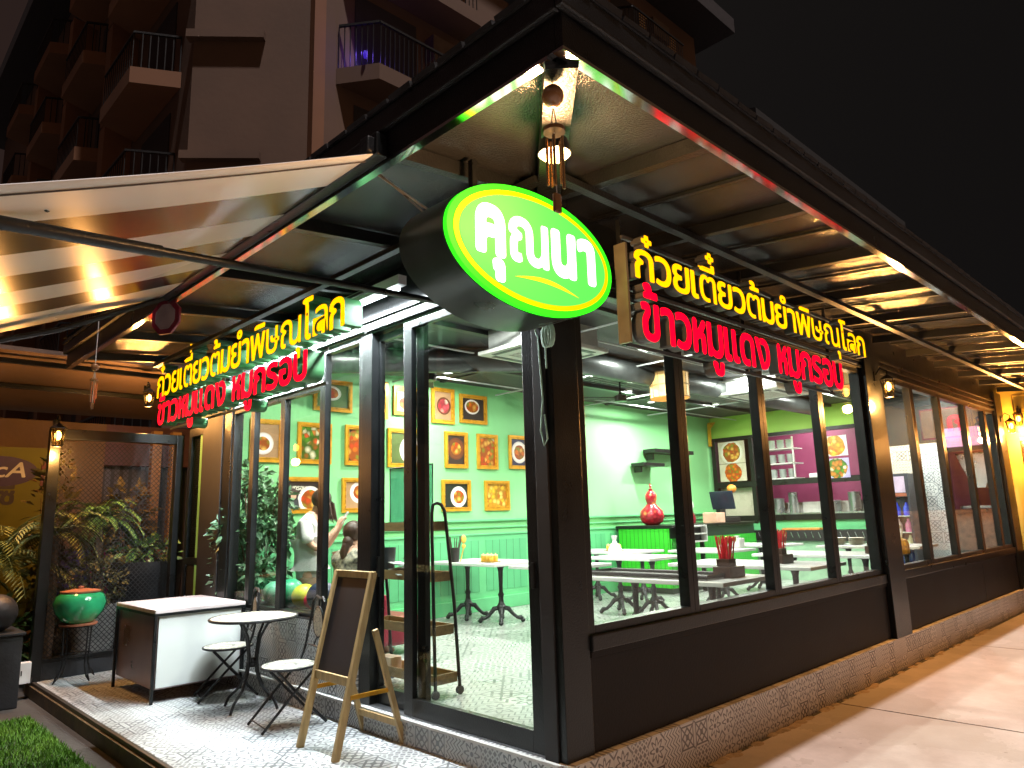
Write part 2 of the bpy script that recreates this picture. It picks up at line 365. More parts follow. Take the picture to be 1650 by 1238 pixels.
# ------------------------------------------------------------------ lettering: font outlines made bolder through a distance field
GC = {}
STROKES = {'ห': [((0, 0), (0, 1)), ((0, .42), (.24, .60)), ((.24, .60), (.47, .97)), ((.24, .60), (.42, .50)), ((.42, .50), (.44, .40)), ((.44, .40), (.44, 0))]}
def glyph(ch):
    if ch in GC: return GC[ch]
    if ch in STROKES:      # drawn with a pen: centre lines, thickened in sdf_cells
        hk = glyph('ก')[0][:, 1].max(); P = []; E_ = []
        for a, b in STROKES[ch]: E_.append((len(P), len(P) + 1)); P += [(a[0] * hk, .045 + a[1] * (hk - .09)), (b[0] * hk, .045 + b[1] * (hk - .09))]
        GC[ch] = (np.array(P), np.array(E_)); return GC[ch]
    c = bpy.data.curves.new('glyph', 'FONT'); c.body = ch; c.size = 1; c.resolution_u = 6
    o = bpy.data.objects.new('glyph', c); COL.objects.link(o); bpy.context.view_layer.update()
    me = bpy.data.meshes.new_from_object(o.evaluated_get(bpy.context.evaluated_depsgraph_get()))
    V = np.array([v.co[:2] for v in me.vertices]); cnt = {}
    for p in me.polygons:
        for k in p.edge_keys: cnt[k] = cnt.get(k, 0) + 1
    E_ = np.array([k for k, n in cnt.items() if n == 1])
    COL.objects.unlink(o); bpy.data.objects.remove(o); bpy.data.curves.remove(c); bpy.data.meshes.remove(me)
    GC[ch] = (V, E_); return GC[ch]
LOW, HIGH = 'ุู', '่้๊๋ิีํ'
def layout(text, gap=.03, off=0.0):
    out = []; x = 0; lastb = None; hv = False
    text = text.replace('ำ', 'ํา').replace('แ', 'เเ')
    for ch in text:
        if ch == ' ': x += .28; continue
        V, E_ = glyph(ch); lo, hi = V.min(0), V.max(0)
        if ch in STROKES: lo, hi = lo - .042, hi + .042
        if ch in LOW or ch in HIGH:
            dx = lastb - hi[0] - (.02 if ch != 'ํ' else -.03); dy = 0
            if ch in '่้๊๋': dy = .24 if hv else .03
            if ch in 'ิีํ': dy = .03; hv = True
            if ch in LOW: dy = -.05
            out.append((ch, dx, dy))
        else:
            out.append((ch, x - lo[0] + off, 0)); x += hi[0] - lo[0] + 2 * off + gap; lastb = x - gap - off; hv = False
    return out, x
def sdf_cells(V, E_, off, h, pen=False):
    lo, hi = V.min(0) - off - 2 * h, V.max(0) + off + 2 * h
    nx, ny = int((hi[0] - lo[0]) / h) + 2, int((hi[1] - lo[1]) / h) + 2
    gx = lo[0] + np.arange(nx) * h; gy = lo[1] + np.arange(ny) * h
    P = np.stack(np.meshgrid(gx, gy, indexing='ij'), -1).reshape(-1, 2)
    A, B = V[E_[:, 0]], V[E_[:, 1]]; D = B - A; L2 = (D ** 2).sum(1) + 1e-12
    dm = np.full(len(P), 1e9); ins = np.zeros(len(P), bool)
    for a, b, d, l in zip(A, B, D, L2):
        t = np.clip(((P - a) @ d) / l, 0, 1); q = a + t[:, None] * d
        dm = np.minimum(dm, ((P - q) ** 2).sum(1))
        if a[1] != b[1]:
            c = (a[1] > P[:, 1]) != (b[1] > P[:, 1])
            xi = a[0] + (P[:, 1] - a[1]) / (b[1] - a[1]) * (b[0] - a[0]); ins ^= c & (P[:, 0] < xi)
    s = np.sqrt(dm)
    if not pen: s[ins] *= -1
    return gx, gy, (s - off).reshape(nx, ny)
def lettering(text, off, fn, depth, sx=1.0, sy=1.0, gap=.03, h=.018, split=False):
    """fn(u, v, d) -> world point; faces at d=0 use slot 0, the returns slot 1. Returns mesh and text width"""
    lay, wd = layout(text, gap, off); bm = bmesh.new(); out = []
    for ch, dx, dy in lay:
        if split and len(bm.verts):
            bmesh.ops.recalc_face_normals(bm, faces=bm.faces[:]); me = bpy.data.meshes.new('letter'); bm.to_mesh(me); bm.free(); out.append(me); bm = bmesh.new()
        V, E_ = glyph(ch); gx, gy, S = sdf_cells(V, E_, off + .042 if ch in STROKES else off * (.5 if ch in 'ษลตณ' else 1), h, ch in STROKES); vc = {}
        def vert(key, p):
            if key not in vc: vc[key] = (bm.verts.new(fn((p[0] + dx) * sx, (p[1] + dy) * sy, 0)), bm.verts.new(fn((p[0] + dx) * sx, (p[1] + dy) * sy, depth)))
            return vc[key]
        for i in range(len(gx) - 1):
            for j in range(len(gy) - 1):
                cs = [(i, j), (i + 1, j), (i + 1, j + 1), (i, j + 1)]; vs = [S[c] for c in cs]
                if min(vs) >= 0: continue
                poly = []
                for k in range(4):
                    a, b = cs[k], cs[(k + 1) % 4]; va, vb = vs[k], vs[(k + 1) % 4]
                    if va < 0: poly.append((('p', a), (gx[a[0]], gy[a[1]]), False))
                    if (va < 0) != (vb < 0):
                        t = va / (va - vb); key = ('e',) + tuple(sorted((a, b)))
                        poly.append((key, (gx[a[0]] + (gx[b[0]] - gx[a[0]]) * t, gy[a[1]] + (gy[b[1]] - gy[a[1]]) * t), True))
                if len(poly) < 3: continue
                vv = [vert(k, p) for k, p, _ in poly]
                try:
                    f = bm.faces.new([v[0] for v in vv]); f.material_index = 0
                    f = bm.faces.new([v[1] for v in vv][::-1]); f.material_index = 1
                except ValueError: pass
                K = len(poly)
                for k in range(K):
                    if poly[k][2] and poly[(k + 1) % K][2] and vs and not (poly[k][0] == poly[(k + 1) % K][0]):
                        a, b = vv[k], vv[(k + 1) % K]
                        try:
                            f = bm.faces.new([a[0], a[1], b[1], b[0]]); f.material_index = 1
                        except ValueError: pass
    bmesh.ops.recalc_face_normals(bm, faces=bm.faces[:])
    me = bpy.data.meshes.new('lettering'); bm.to_mesh(me); bm.free()
    return (out + [me] if split else me), wd * sx
# ------------------------------------------------------------------ setting
b = MB(); b.box((-60, -60, -.55), (80, 80, -.335)); struct('ground', b, mat('dark_ground', (.05, .045, .04), .9, 0, .4, .7, .3, 20))
b = MB()
xs = [-6, -2.2, 1.4, 3.66, 7.54, 11.2, 15, 20]
for i in range(len(xs) - 1):
    for y0, y1 in ((-3.4, -.1), (-6.6, -3.415), (-12, -6.615)): b.box((xs[i] + .012, y0, -.36), (xs[i + 1] - .012, y1, -.33))
PAVE = paving_mat('pavement_concrete', (.56, .48, .44))
struct('pavement', b, PAVE)
b = MB(); b.box((-7, .4, -.5), (-1.66, 5.5, -.315)); struct('lawn_base', b, mat('turf_backing', (.02, .05, .01), .9))
# synthetic turf blades
b = MB(); rg = random.Random(3)
for i in range(12000):
    x = -1.67 - 1.4 * rg.random() ** 1.4; y = 2.2 + 3.25 * rg.random(); a = rg.random() * 6.28; hh = .025 + .03 * rg.random()
    dx, dy = math.cos(a) * .006, math.sin(a) * .006; tx, ty = rg.uniform(-.025, .025), rg.uniform(-.025, .025)
    b._f([b.bm.verts.new(p) for p in ((x - dx, y - dy, -.316), (x + dx, y + dy, -.316), (x + tx, y + ty, -.316 + hh))])
o = b.build('turf', mat('turf_green', (.06, .17, .01), .6, 0, .4, 3, hue2=(.13, .27, .02)), fixn=False); o['kind'] = 'stuff'; o['label'] = 'bright green synthetic turf beside the terrace edge'; o['category'] = 'grass'

# ------------------------------------------------------------------ terrace deck
dk = thing('terrace_deck', 'raised terrace with patterned grey and white tiles and a dark edge strip', 'terrace', (0, 0, 0))
b = MB(); b.box((-1.40, -2.5, -.36), (-.006, 6.75, -.18)); b.build('deck_floor', TILEF, dk)
b = MB(); b.box((-1.44, -2.5, -.36), (-1.403, 6.75, -.176), .006); b.build('edge_trim', mat('dark_edge_strip', (.04, .035, .03), .45), dk)
b = MB(); b.box((-1.462, -2.5, -.40), (-1.442, 6.75, -.21)); b.build('riser_board', mat('brown_riser', (.10, .065, .03), .6, 0, .5, 6, .2, 30), dk)

# ------------------------------------------------------------------ shop building
S = thing('shop_building', 'black framed corner noodle shop with glass walls, green interior and overhanging roof', 'shop', (0, 0, 0))
L, W, H = 11.85, 5.8, 3.75
b = MB(); b.box((.06, .06, -.3), (L, W, -.002)); b.build('floor', tile_mat('floor_tiles_inside', (0, 1), .3, (.46, .48, .46), (.11, .13, .125), .3), S)
b = MB(); b.box((-.05, -.06, -.36), (12.1, .055, 0)); b.build('plinth', TILEY, S)
b = MB(); b.box((-.045, .06, -.3), (.055, 6.3, 0)); b.box((-.03, 2.28, .006), (.05, 5.2, .585)); b.build('plinth', TILEX, S)
b = MB(); b.box((-.075, .0, -.012), (-.046, 6.2, .006)); b.build('plinth_ledge', mat('white_stone_ledge', (.66, .66, .64), .4), S)
# rough mortar along the pavement
b = MB(); rg = random.Random(5)
for i in range(90):
    x = rg.uniform(.3, 9); r = rg.uniform(.015, .05); b.ball((x, -.07 - rg.random() * .04, -.335), r, (1.6, 1, .35), 5)
o = b.build('mortar_rubble', mat('mortar', (.36, .27, .19), .95, 0, .3, 12, .5, 40), S, True); o['kind'] = 'stuff'
# picture wall with dado
b = MB(); b.box((-.0, W, 0), (L + .1, W + .12, H + .1)); b.build('picture_wall', GREEN, S)
b = MB(); b.box((.06, W - .03, .2), (L, W - .002, 1.18)); pw = b.build('dado_panel', GREENM, S)
b = MB(); x = .25
while x < 8:
    b.box((x, W - .036, .3), (x + .92, W - .024, 1.1)); x += 1.08
b.build('dado_boards', GREEND, pw)
b = MB()
for z, d, hh in ((0, .06, .2), (1.18, .045, .03), (1.29, .03, .025), (1.40, .05, .035)): b.box((.06, W - d - .006, z), (L, W - .004, z + hh), .006)
b.build('dado_moulding', GREENM, S)
# left inner wall return and far end of the left facade
b = MB(); b.box((-.02, 5.22, .0), (.14, W, H)); b.build('side_wall', BLACKM, S)
# ceiling with beams
b = MB(); b.box((.0, .0, H), (L + 2.4, W + .1, H + .1)); b.build('ceiling', mat('black_ceiling', (.022, .024, .026), .7), S)
CB = mat('charcoal_beam', (.03, .034, .036), .45, .2)
for y in (1.45, 2.95, 4.45):
    b = MB(); b.box((.1, y - .05, H - .2), (L, y + .05, H - .005)); b.build('ceiling_beam', CB, S)
for x in (1.6, 3.7, 5.8, 7.9, 10):
    b = MB(); b.box((x - .04, .1, H - .14), (x + .04, W - .02, H - .006)); b.build('ceiling_beam', CB, S)
b = MB()
for y in (.8, 2.2, 3.6, 5.1): b.tube([(.2, y, 3.52), (L, y, 3.52)], .012, 6)
for x in (2.7, 4.8, 7.0, 9.2): b.tube([(x, .2, 3.5), (x, W - .1, 3.5)], .012, 6)
b.build('conduit_pipe', mat('white_conduit', (.5, .53, .53), .4), S, True)
b = MB()
for k in range(46): b.box((4.6 + .13 * k, 3.1, 3.56), (4.66 + .13 * k, 4.1, 3.7))
b.build('ceiling_slats', mat('grey_slats', (.12, .125, .12), .6), S)
b = MB(); b.tube([(.6, 5.2, 3.45), (3.6, 2.9, 3.45), (11, 2.9, 3.45)], .16, 14); b.build('air_duct', mat('dark_duct', (.05, .055, .055), .35, .6), S, True)

# columns and posts
def part_box(name, a, c, m=BLACK, bev=.004, parent=S): return MB().box(a, c, bev).build(name, m, parent)
part_box('corner_column', (-.012, -.012, .0), (.24, .16, 3.42))
part_box('corner_column_trim', (-.03, .045, -.005), (-.0135, .155, 3.2), BLACKM)
part_box('column', (5.44, -.06, 0), (5.94, .14, 3.42))
part_box('column', (11.62, -.05, 0), (12.1, .14, 3.42))
part_box('column', (-.01, 4.99, .0), (.13, 5.2, 3.42))
part_box('column', (-.01, 2.105, .0), (.11, 2.27, 3.1))
# right facade: lower wall, sills, header
for x0, x1 in ((.245, 5.43), (5.945, 11.61)):
    part_box('lower_wall', (x0, -.004, .004), (x1, .11, .56), WALLPANEL)
    part_box('wall_trim', (x0, -.018, .562), (x1, .11, .60), WALLPANEL)
    part_box('window_sill', (x0, -.034, .602), (x1, .12, .70), BLACK, .008)
for x in (9.5,):
    part_box('panel_joint', (x, -.009, .01), (x + .014, -.0045, .555), mat('joint_sealant', (.05, .045, .04), .7), 0)
part_box('header', (-.008, -.004, 3.07), (12.1, .12, 3.62), BLACK)
for z in (3.08, 3.16, 3.24): part_box('header_rail', (.25, -.03, z), (12, -.006, z + .035), BLACK, .006)
part_box('header', (-.006, .125, 3.07), (.1, 6.25, 3.62), BLACK)
for z in (3.09, 3.18): part_box('header_rail', (-.03, .3, z), (-.0075, 5.2, z + .035), BLACK, .006)
# windows: each bay a frame with its pane
def window(x0, x1, z0, z1, plane, fw=.05, dp=.09, top=True):
    """plane 'y': in the right facade, 'x': in the left facade"""
    b = MB()
    def bx(u0, u1, a, c, d0=.0, d1=dp):
        if plane == 'y': b.box((u0, d0, a), (u1, d1, c), .004)
        else: b.box((d0, u0, a), (d1, u1, c), .004)
    bx(x0, x0 + fw, z0, z1); bx(x1 - fw, x1, z0, z1); bx(x0 + fw + .001, x1 - fw - .001, z0, z0 + fw * .8); bx(x0 + fw + .001, x1 - fw - .001, z1 - fw * .8, z1)
    f = b.build('window', BLACK, S)
    g = MB(); u0, u1, a, c = x0 + fw - .01, x1 - fw + .01, z0 + fw * .8 - .01, z1 - fw * .8 + .01
    if plane == 'y': g.box((u0, .042, a), (u1, .050, c))
    else: g.box((.042, u0, a), (.050, u1, c))
    g.build('pane', GLASS, f); return f
for x0, x1 in ((.245, 1.50), (1.502, 2.87), (2.872, 4.20), (4.202, 5.435), (5.945, 7.22), (7.222, 8.44), (8.442, 9.80), (9.802, 11.0), (11.002, 11.61)):
    window(x0, x1, .702, 3.07, 'y', .065)
for y0, y1, zt in ((2.275, 2.96, 3.07), (2.962, 3.76, 2.74), (3.762, 4.46, 2.74), (4.462, 4.985, 2.74)):
    window(y0, y1, .60, zt, 'x', .048, .065)
part_box('window_sill', (-.03, 2.275, .586), (.1, 4.985, .599), BLACK)
# louvred panel over the left windows
b = MB(); b.box((.05, 2.965, 2.742), (.08, 4.985, 3.065)); lp = b.build('louvre_panel', mat('white_louvre', (.6, .62, .62), .4), S)
b = MB()
for k in range(5): b.box((.012, 2.97, 2.752 + k * .062), (.046, 4.98, 2.79 + k * .062))
b.build('louvre_slats', mat('white_louvre_slat', (.66, .68, .68), .35), lp)
# glass doors
def door(y0, y1, d, fw, hand, fe=None):
    fe = fe or fw
    b = MB(); z0, z1 = .012, 3.06
    b.box((d, y0, z0), (d + .05, y0 + fw, z1), .004); b.box((d, y1 - fe, z0), (d + .05, y1, z1), .004)
    b.box((d, y0 + fw + .001, z0), (d + .05, y1 - fe - .001, z0 + .13), .004); b.box((d, y0 + fw + .001, z1 - .06), (d + .05, y1 - fe - .001, z1), .004)
    o = b.build('door', BLACK, S)
    MB().box((d + .02, y0 + fw - .01, z0 + .12), (d + .028, y1 - fe + .01, z1 - .05)).build('pane', GLASS, o)
    MB().box((d - .025, hand, 1.0), (d - .002, hand + .025, 1.16), .004).build('handle', mat('dark_handle', (.05, .05, .05), .3, .8), o)
    return o
door(.16, 1.64, -.008, .11, .20)
door(1.45, 2.10, .055, .10, 2.06, .03)
part_box('door_track', (-.012, .16, .0), (.11, 2.10, .0105), mat('aluminium_track', (.3, .31, .33), .3, .8), .002)
# black side door with perforated top, beyond the left windows
sd = MB(); sd.box((-.012, 5.21, 0), (.1, 5.29, 2.66)); sd.box((-.012, 6.18, 0), (.1, 6.26, 2.66)); sd.box((-.012, 5.292, 2.56), (.1, 6.178, 2.66)); sd.box((-.012, 5.292, .0), (.1, 6.178, .12)); sd.box((-.012, 5.292, 1.0), (.1, 6.178, 1.08))
sdo = sd.build('side_door', BLACK, S); MB().box((.01, 5.292, .122), (.05, 6.178, .998)).build('door_panel', BLACKM, sdo)
b = MB(); MESH = mat('mesh_metal', (.035, .036, .038), .35, .6, .3, 20)
def exp_mesh(b, fn, u0, u1, v0, v1, pu, pv, r):
    """expanded metal: zigzag strands that touch at their bends"""
    nr = int((v1 - v0) / pv); nc = int((u1 - u0) / pu)
    for i in range(nr):
        pv_ = []
        for j in range(nc + 1):
            v = v0 + (i + .5) * pv + (pv * .5 if (j + i) % 2 else -pv * .5) * .92; u = u0 + j * pu
            pv_.append((Vector(fn(u, v - r)), Vector(fn(u, v + r))))
        for (a, c), (d, e_) in zip(pv_, pv_[1:]): b.quad(a, d, e_, c)
exp_mesh(b, lambda u, v: (.03, u, v), 5.29, 6.18, 1.08, 2.56, .022, .026, .005); b.build('door_mesh', MESH, sdo)

# roof: soffit, rafters, fascia, roof sheet with tile edge
E0, ZF = -1.39, 3.30
b = MB()
def soff(pts): b.quad(*pts)
XR = 14.5; YL = 6.3
zf, zw = 3.42, 3.56
b.quad((E0, E0, zf), (XR, E0, zf), (XR, -.005, zw), (-.005, -.005, zw))
b.quad((E0, E0, zf), (-.005, -.005, zw), (-.005, 3.0, zw), (E0, 3.0, zf))
b.quad((E0, 3.0, zf), (-.005, 3.0, zw), (-.005, YL, zw), (E0 + .0, YL, zf))
b.build('soffit', SOFFIT, S)
RAF = mat('black_rafter', (.008, .009, .009), .36, .1, .25, 3, .25, 80, spec=.5)
k = 0
for x in (-.18, 1.03, 2.25, 3.47, 4.69, 5.91, 7.13, 8.35, 9.57, 10.79, 12.0, 13.2):
    MB().bar((x, E0 + .02, 3.375), (x, -.035, 3.495), .06, .085).build('rafter', RAF, S)
    MB().bar((x + .61, E0 + .02, 3.405), (x + .61, -.035, 3.535), .03, .02).build('soffit_seam', RAF, S)
for y in (-.18, 1.03, 2.25, 3.47, 4.7, 5.9):
    MB().bar((E0 + .02, y, 3.375), (-.035, y, 3.495), .06, .085).build('rafter', RAF, S)
MB().bar((E0 + .03, E0 + .03, 3.33), (-.02, -.02, 3.47), .14, .12).build('hip_rafter', RAF, S)
for y in (-.55,): MB().box((-.5, y - .03, 3.36), (13.5, y + .03, 3.40)).build('purlin', RAF, S)
MB().box((-.58, -.45, 3.36), (-.52, 6.0, 3.40)).build('purlin', RAF, S)
for nm, a, c in (('fascia', (E0 - .04, E0 - .04, ZF), (XR, E0, 3.53)), ('fascia', (E0 - .039, E0 + .002, ZF + .002), (E0 - .001, YL, 3.53))):
    MB().box(a, c, .004).build(nm, FASCIA, S)
LIP = mat('glossy_fascia_lip', (.55, .56, .57), .12, 1.0, .1, 6)
LP = [(-.045, -.018), (.012, -.009), (.012, -.001), (-.045, -.001)]
MB().prism(LP, lambda u, v, d: (d, E0 + u, ZF + v), E0 - .045, XR).build('fascia_lip', LIP, S)
MB().prism(LP, lambda u, v, d: (E0 + u, d, ZF + v - .0005), E0 + .042, YL).build('fascia_lip', LIP, S)
MB().box((E0 - .085, E0 - .085, 3.45), (XR, E0 - .042, 3.56), .012).build('gutter', FASCIA, S)
MB().box((E0 - .084, E0 - .04, 3.45), (E0 - .043, YL, 3.56), .012).build('gutter', FASCIA, S)
# roof sheets (hip) and rounded edge tiles
b = MB(); zr = 4.7
b.quad((E0 - .09, E0 - .09, 3.57), (XR, E0 - .09, 3.57), (XR, 2.9, zr), (2.9, 2.9, zr)); b.quad((E0 - .09, E0 - .09, 3.57), (2.9, 2.9, zr), (2.9, YL, zr), (E0 - .09, YL, 3.57))
b.quad((E0 - .09, E0 - .09, 3.562), (XR, E0 - .09, 3.562), (XR, YL, 3.64), (E0 - .09, YL, 3.64))
rf = b.build('roof', mat('dark_roof_sheet', (.03, .03, .032), .6), S)
b = MB(); x = E0
rg = random.Random(2)
while x < XR: b.bar((x, E0 - .10, 3.575), (x + .01, E0 + .25, 3.68), .18, .02 + rg.random() * .012); x += .2
y = E0 + .2
while y < YL: b.bar((E0 - .10, y, 3.575), (E0 + .25, y, 3.68), .18, .02 + rg.random() * .012); y += .2
b.build('edge_tiles', mat('dark_roof_tile', (.018, .017, .018), .6, 0, .4, 8, .2, 30), rf)

# ------------------------------------------------------------------ kitchen end wall
K = thing('kitchen_partition', 'black framed kitchen end wall with serving windows and lime green band above', 'partition wall', (L, 0, 0))
MG = mat('magenta_wall', (.20, .03, .09), .5, 0, .15, 2)
b = MB(); b.box((L, 2.3, 3.14), (L + .1, W, H)); b.build('lime_band', LIME, K)
b = MB(); b.box((L, .1, 2.62), (L + .1, 2.298, H)); b.build('dark_band', mat('dark_teal_band', (.012, .014, .014), .5), K)
b = MB()
for y in (5.72, 4.78, 2.42): b.box((L - .05, y - .05, 1.22), (L + .06, y + .05, 3.138), .004)
b.box((L - .05, 2.46, 3.06), (L + .06, 4.73, 3.138)); b.box((L - .05, 4.83, 3.06), (L + .06, 5.67, 3.138)); b.box((L - .055, 2.3, 1.98), (L + .065, 5.7, 2.1)); b.box((L - .06, 2.3, 1.22), (L + .07, 5.7, 1.34))
b.build('frame', BLACK, K)
MB().box((L - .02, 2.3, 1.02), (L + .08, 5.75, 1.218)).build('green_rail', GREENM, K)
b = MB(); b.box((L - .35, 2.0, .80), (L + .05, 5.2, 1.015)); ck = b.build('counter_front', BLACKM, K)
b = MB()
for k in range(22): b.bar((L - .365, 2.1 + k * .145, .86), (L - .365, 2.14 + k * .145, .98), .012, .012)
b.build('hooks', STEEL, ck)
MB().box((L - .3, 2.0, .0), (L + .05, 5.2, .795)).build('counter_base', mat('pale_green_base', (.3, .5, .34), .5), K)
# kitchen behind it
MB().box((L + 1.9, -.0, 0), (L + 2.0, W, H)).build('back_wall', MG, K)
b = MB(); b.box((L + .12, 4.8, .0), (L + .14, 5.7, 1.97)); b.build('patterned_panel', tile_mat('cream_pattern', (1, 2), .12, (.7, .64, .52), (.35, .3, .22)), K)
MB().box((L, 1.02, 0), (L + .1, 2.298, 2.615)).build('tiled_wall', tile_mat('kitchen_tiles', (1, 2), .2, (.72, .66, .58), (.16, .13, .1)), K)
MB().box((L - .04, .98, 0), (L + .1, 1.34, 2.6)).build('tiled_pier', tile_mat('pier_tiles', (1, 2), .2, (.66, .7, .72), (.12, .15, .18)), K)
b = MB(); b.box((L - .05, .88, .9), (L + .06, .96, 2.9)); b.box((L - .05, .1, .9), (L + .06, .16, 2.9)); b.box((L - .05, .165, 2.42), (L + .06, .875, 2.5)); b.box((L - .05, .165, 1.28), (L + .06, .875, 1.36))
b.build('frame', BLACK, K)
MB().box((L - .01, .165, 2.505), (L + .04, .875, 2.86)).build('purple_panel', mat('mauve_panel', (.35, .18, .36), .5), K)
MB().box((L, .1, .0), (L + .1, .97, 1.275)).build('grey_panel', mat('dark_grey_panel', (.07, .08, .075), .4), K)
b = MB(); b.prism([(.2, 2.4), (.85, 2.4), (.62, 1.75), (.42, 1.75)], lambda u, v, d: (L + d, u, v), .4, 1.2); b.build('range_hood', STEEL, K)
b = MB(); b.box((L + .3, .2, 1.37), (L + 1.2, .86, 1.42)); b.build('worktop', STEEL, K)
light('AREA', 'kitchen_light', (L + .9, 4.0, 3.6), 130, (1, .93, .9), .9, K, (0, 0, 0))
light('AREA', 'kitchen_light', (L + .9, .9, 3.6), 150, (.95, .95, 1), .6, K, (0, 0, 0))

MB().box((L + .45, 2.35, .9), (L + .50, 4.75, 1.60)).build('white_splashback', mat('white_tiles', (.62, .62, .58), .3, 0, .12, 9), K)
b = MB(); b.box((L + .12, 2.4, 1.345), (L + .44, 4.7, 1.375)); b.build('pass_shelf', STEEL, K)
for y, r, hh in ((4.4, .13, .30), (4.05, .10, .42), (3.2, .16, .22), (2.75, .12, .38)):
    MB().lathe([(0, 0), (r, 0), (r, hh), (r * 1.06, hh + .01), (r * .9, hh + .02), (0, hh + .03)], (L + .28, y, 1.376), 16).build('stock_pot', STEEL, K, True)
# posters with dishes on the kitchen wall
def panel_picture(name, label, cat, y, z, wd, hh, m, x=L - .065):
    t = thing(name, label, cat, (x, y, z)); b = MB(); b.box((x, y - wd / 2, z - hh / 2), (x + .012, y + wd / 2, z + hh / 2)); b.build('sheet', m, t); return t
FOODS = [srgb(235, 120, 30), srgb(200, 60, 25), srgb(240, 190, 90), srgb(120, 140, 40), srgb(150, 70, 30)]
GREENS = [srgb(90, 140, 40), srgb(240, 225, 190), srgb(210, 120, 50), srgb(60, 100, 30), srgb(230, 80, 40)]
PINKS = [srgb(235, 90, 100), srgb(250, 170, 150), srgb(200, 50, 60), srgb(240, 220, 200)]
YELL = [srgb(250, 190, 50), srgb(235, 150, 40), srgb(250, 220, 120), srgb(180, 90, 30)]
panel_picture('menu_poster', 'pale poster with a dish on a plate, hung at the far left kitchen window', 'poster', 5.25, 2.78, .66, .5, food_mat('poster_dish_plate', (.75, .66, .5), (.85, .8, .7), .25, FOODS, .2, 1, axes=(1, 2)))
panel_picture('menu_poster', 'pale poster of orange meat pieces, hung below the plate poster', 'poster', 5.25, 2.32, .66, .4, food_mat('poster_dish_meat', (.75, .66, .5), (.8, .7, .5), .08, [FOODS[0], FOODS[1], FOODS[3]], .19, 2, axes=(1, 2)))
panel_picture('menu_poster', 'upper white bordered poster of noodles beside the black column', 'poster', 2.9, 2.72, .5, .42, food_mat('poster_dish_noodle', (.7, .72, .75), (.8, .75, .7), .2, YELL, .19, 3, axes=(1, 2)))
panel_picture('menu_poster', 'lower poster of red and green salad beside the black column', 'poster', 2.9, 2.26, .5, .4, food_mat('poster_dish_salad', (.45, .4, .7), (.5, .45, .7), .2, GREENS, .19, 4, axes=(1, 2)))

# shelves of bowls in the serving window
sh = thing('bowl_shelf', 'white wall shelf stacked with pale bowls behind the serving window', 'shelf', (L + .5, 4.2, 2.1))
for i, z in enumerate((2.12, 2.45, 2.78)):
    MB().box((L + .3, 3.95, z), (L + .75, 4.7, z + .025)).build('board', WHITE, sh)
for y in (3.97, 4.68): MB().box((L + .3, y - .012, 2.0), (L + .34, y + .012, 3.05)).build('upright', WHITE, sh)
proto = None; n = 0
WHERE = ['bottom shelf', 'middle shelf', 'top shelf']
for i, z in enumerate((2.146, 2.476, 2.806)):
    for j, y in enumerate((4.12, 4.33, 4.54)):
        if proto is None:
            b = MB()
            for q in range(5): b.lathe([(.04, q * .035), (.09, q * .035 + .06), (.085, q * .035 + .06), (.03, q * .035 + .01)], (0, 0, 0), 14)
            proto = b.build('bowl_stack', mat('pale_bowl', (.62, .68, .66), .25), None, True, False); tag(proto, '', 'bowls'); o = proto
        else: o = proto.copy(); COL.objects.link(o)
        o.location = (L + .5, y, z); o['group'] = 'stacks of bowls on the kitchen shelf'
        o['label'] = 'stack of pale bowls on the %s of the kitchen shelf, %s' % (WHERE[i], ['at the right end', 'in the middle', 'at the left end'][j])
t = tag(MB().box((L + .15, 2.9, 2.1), (L + .5, 3.6, 2.2), .03).build('folded_linen', CLOTHW), 'white folded cloths piled on the serving window ledge', 'cloth')
t = tag(MB().box((L - .3, 3.3, 1.016), (L - .05, 4.1, 1.06), .01).build('bread_tray', mat('orange_tray', (.6, .25, .05), .6, 0, .3, 20, .3, 40)), 'long orange tray of food on the kitchen counter', 'tray')
# ------------------------------------------------------------------ oval light box
OV = thing('oval_lightbox_sign', 'glowing green oval light box with white lettering hung at the roof corner', 'sign', (-.68, -.5, 2.3))
OX, OZ, OY, OA, OB = -.625, 2.90, -.50, .66, .358
def ell(a, b_, n=72): return [(a * math.cos(2 * math.pi * k / n), b_ * math.sin(2 * math.pi * k / n)) for k in range(n)]
sq = lambda u, v, d: (OX + u, OY + d, OZ + v)
DRUM = mat('dark_drum_metal', (.045, .06, .055), .3, .45, .25, 4)
MB().prism(ell(OA, OB), sq, .03, .40).build('drum', DRUM, OV, True)
MB().prism(ell(OA - .004, OB - .004), sq, .0, .028).build('face', emis('sign_green_rim', (.035, .93, .012), 1.6), OV)
MB().prism(ell(OA - .045, OB - .038), sq, -.004, -.0005).build('yellow_ring', emis('sign_yellow_ring', (1, .72, .0), 1.0), OV)
MB().prism(ell(OA - .080, OB - .066), sq, -.008, -.0045).build('green_field', emis('sign_green_field', (.10, .80, .09), 1.3), OV)
_, w0 = layout('คุณนา', .05, .05)
me, tw = lettering('คุณนา', .05, lambda u, v, d: (OX - .475 + u, OY - .013 + d * .004, OZ - .085 + v), 1, .98 / w0, .43, .05, .02)
link('lettering', me, [emis('sign_white_letters', (1, 1, 1), 2.2)] * 2, OV); 
pts = [(-.20 + .52 * t, .045 * math.sin(math.pi * t) - .02 * t) for t in [i / 20 for i in range(21)]]
poly = [(u, v - .185) for u, v in pts] + [(u, v - .185 - .026 * math.sin(math.pi * (u + .2) / .52)) for u, v in pts[::-1][1:-1]]
MB().prism(poly, sq, -.012, -.0085).build('swoosh', emis('sign_yellow_swoosh', (1, .82, .02), 1.0), OV)
for u in (-.30, .30):
    MB().bar((OX + u, OY + .2, OZ + OB * math.sqrt(1 - (u / OA) ** 2) - .01), (OX + u, OY + .2, 3.43), .035, .035, (0, 1, 0)).build('hanger', BLACK, OV)
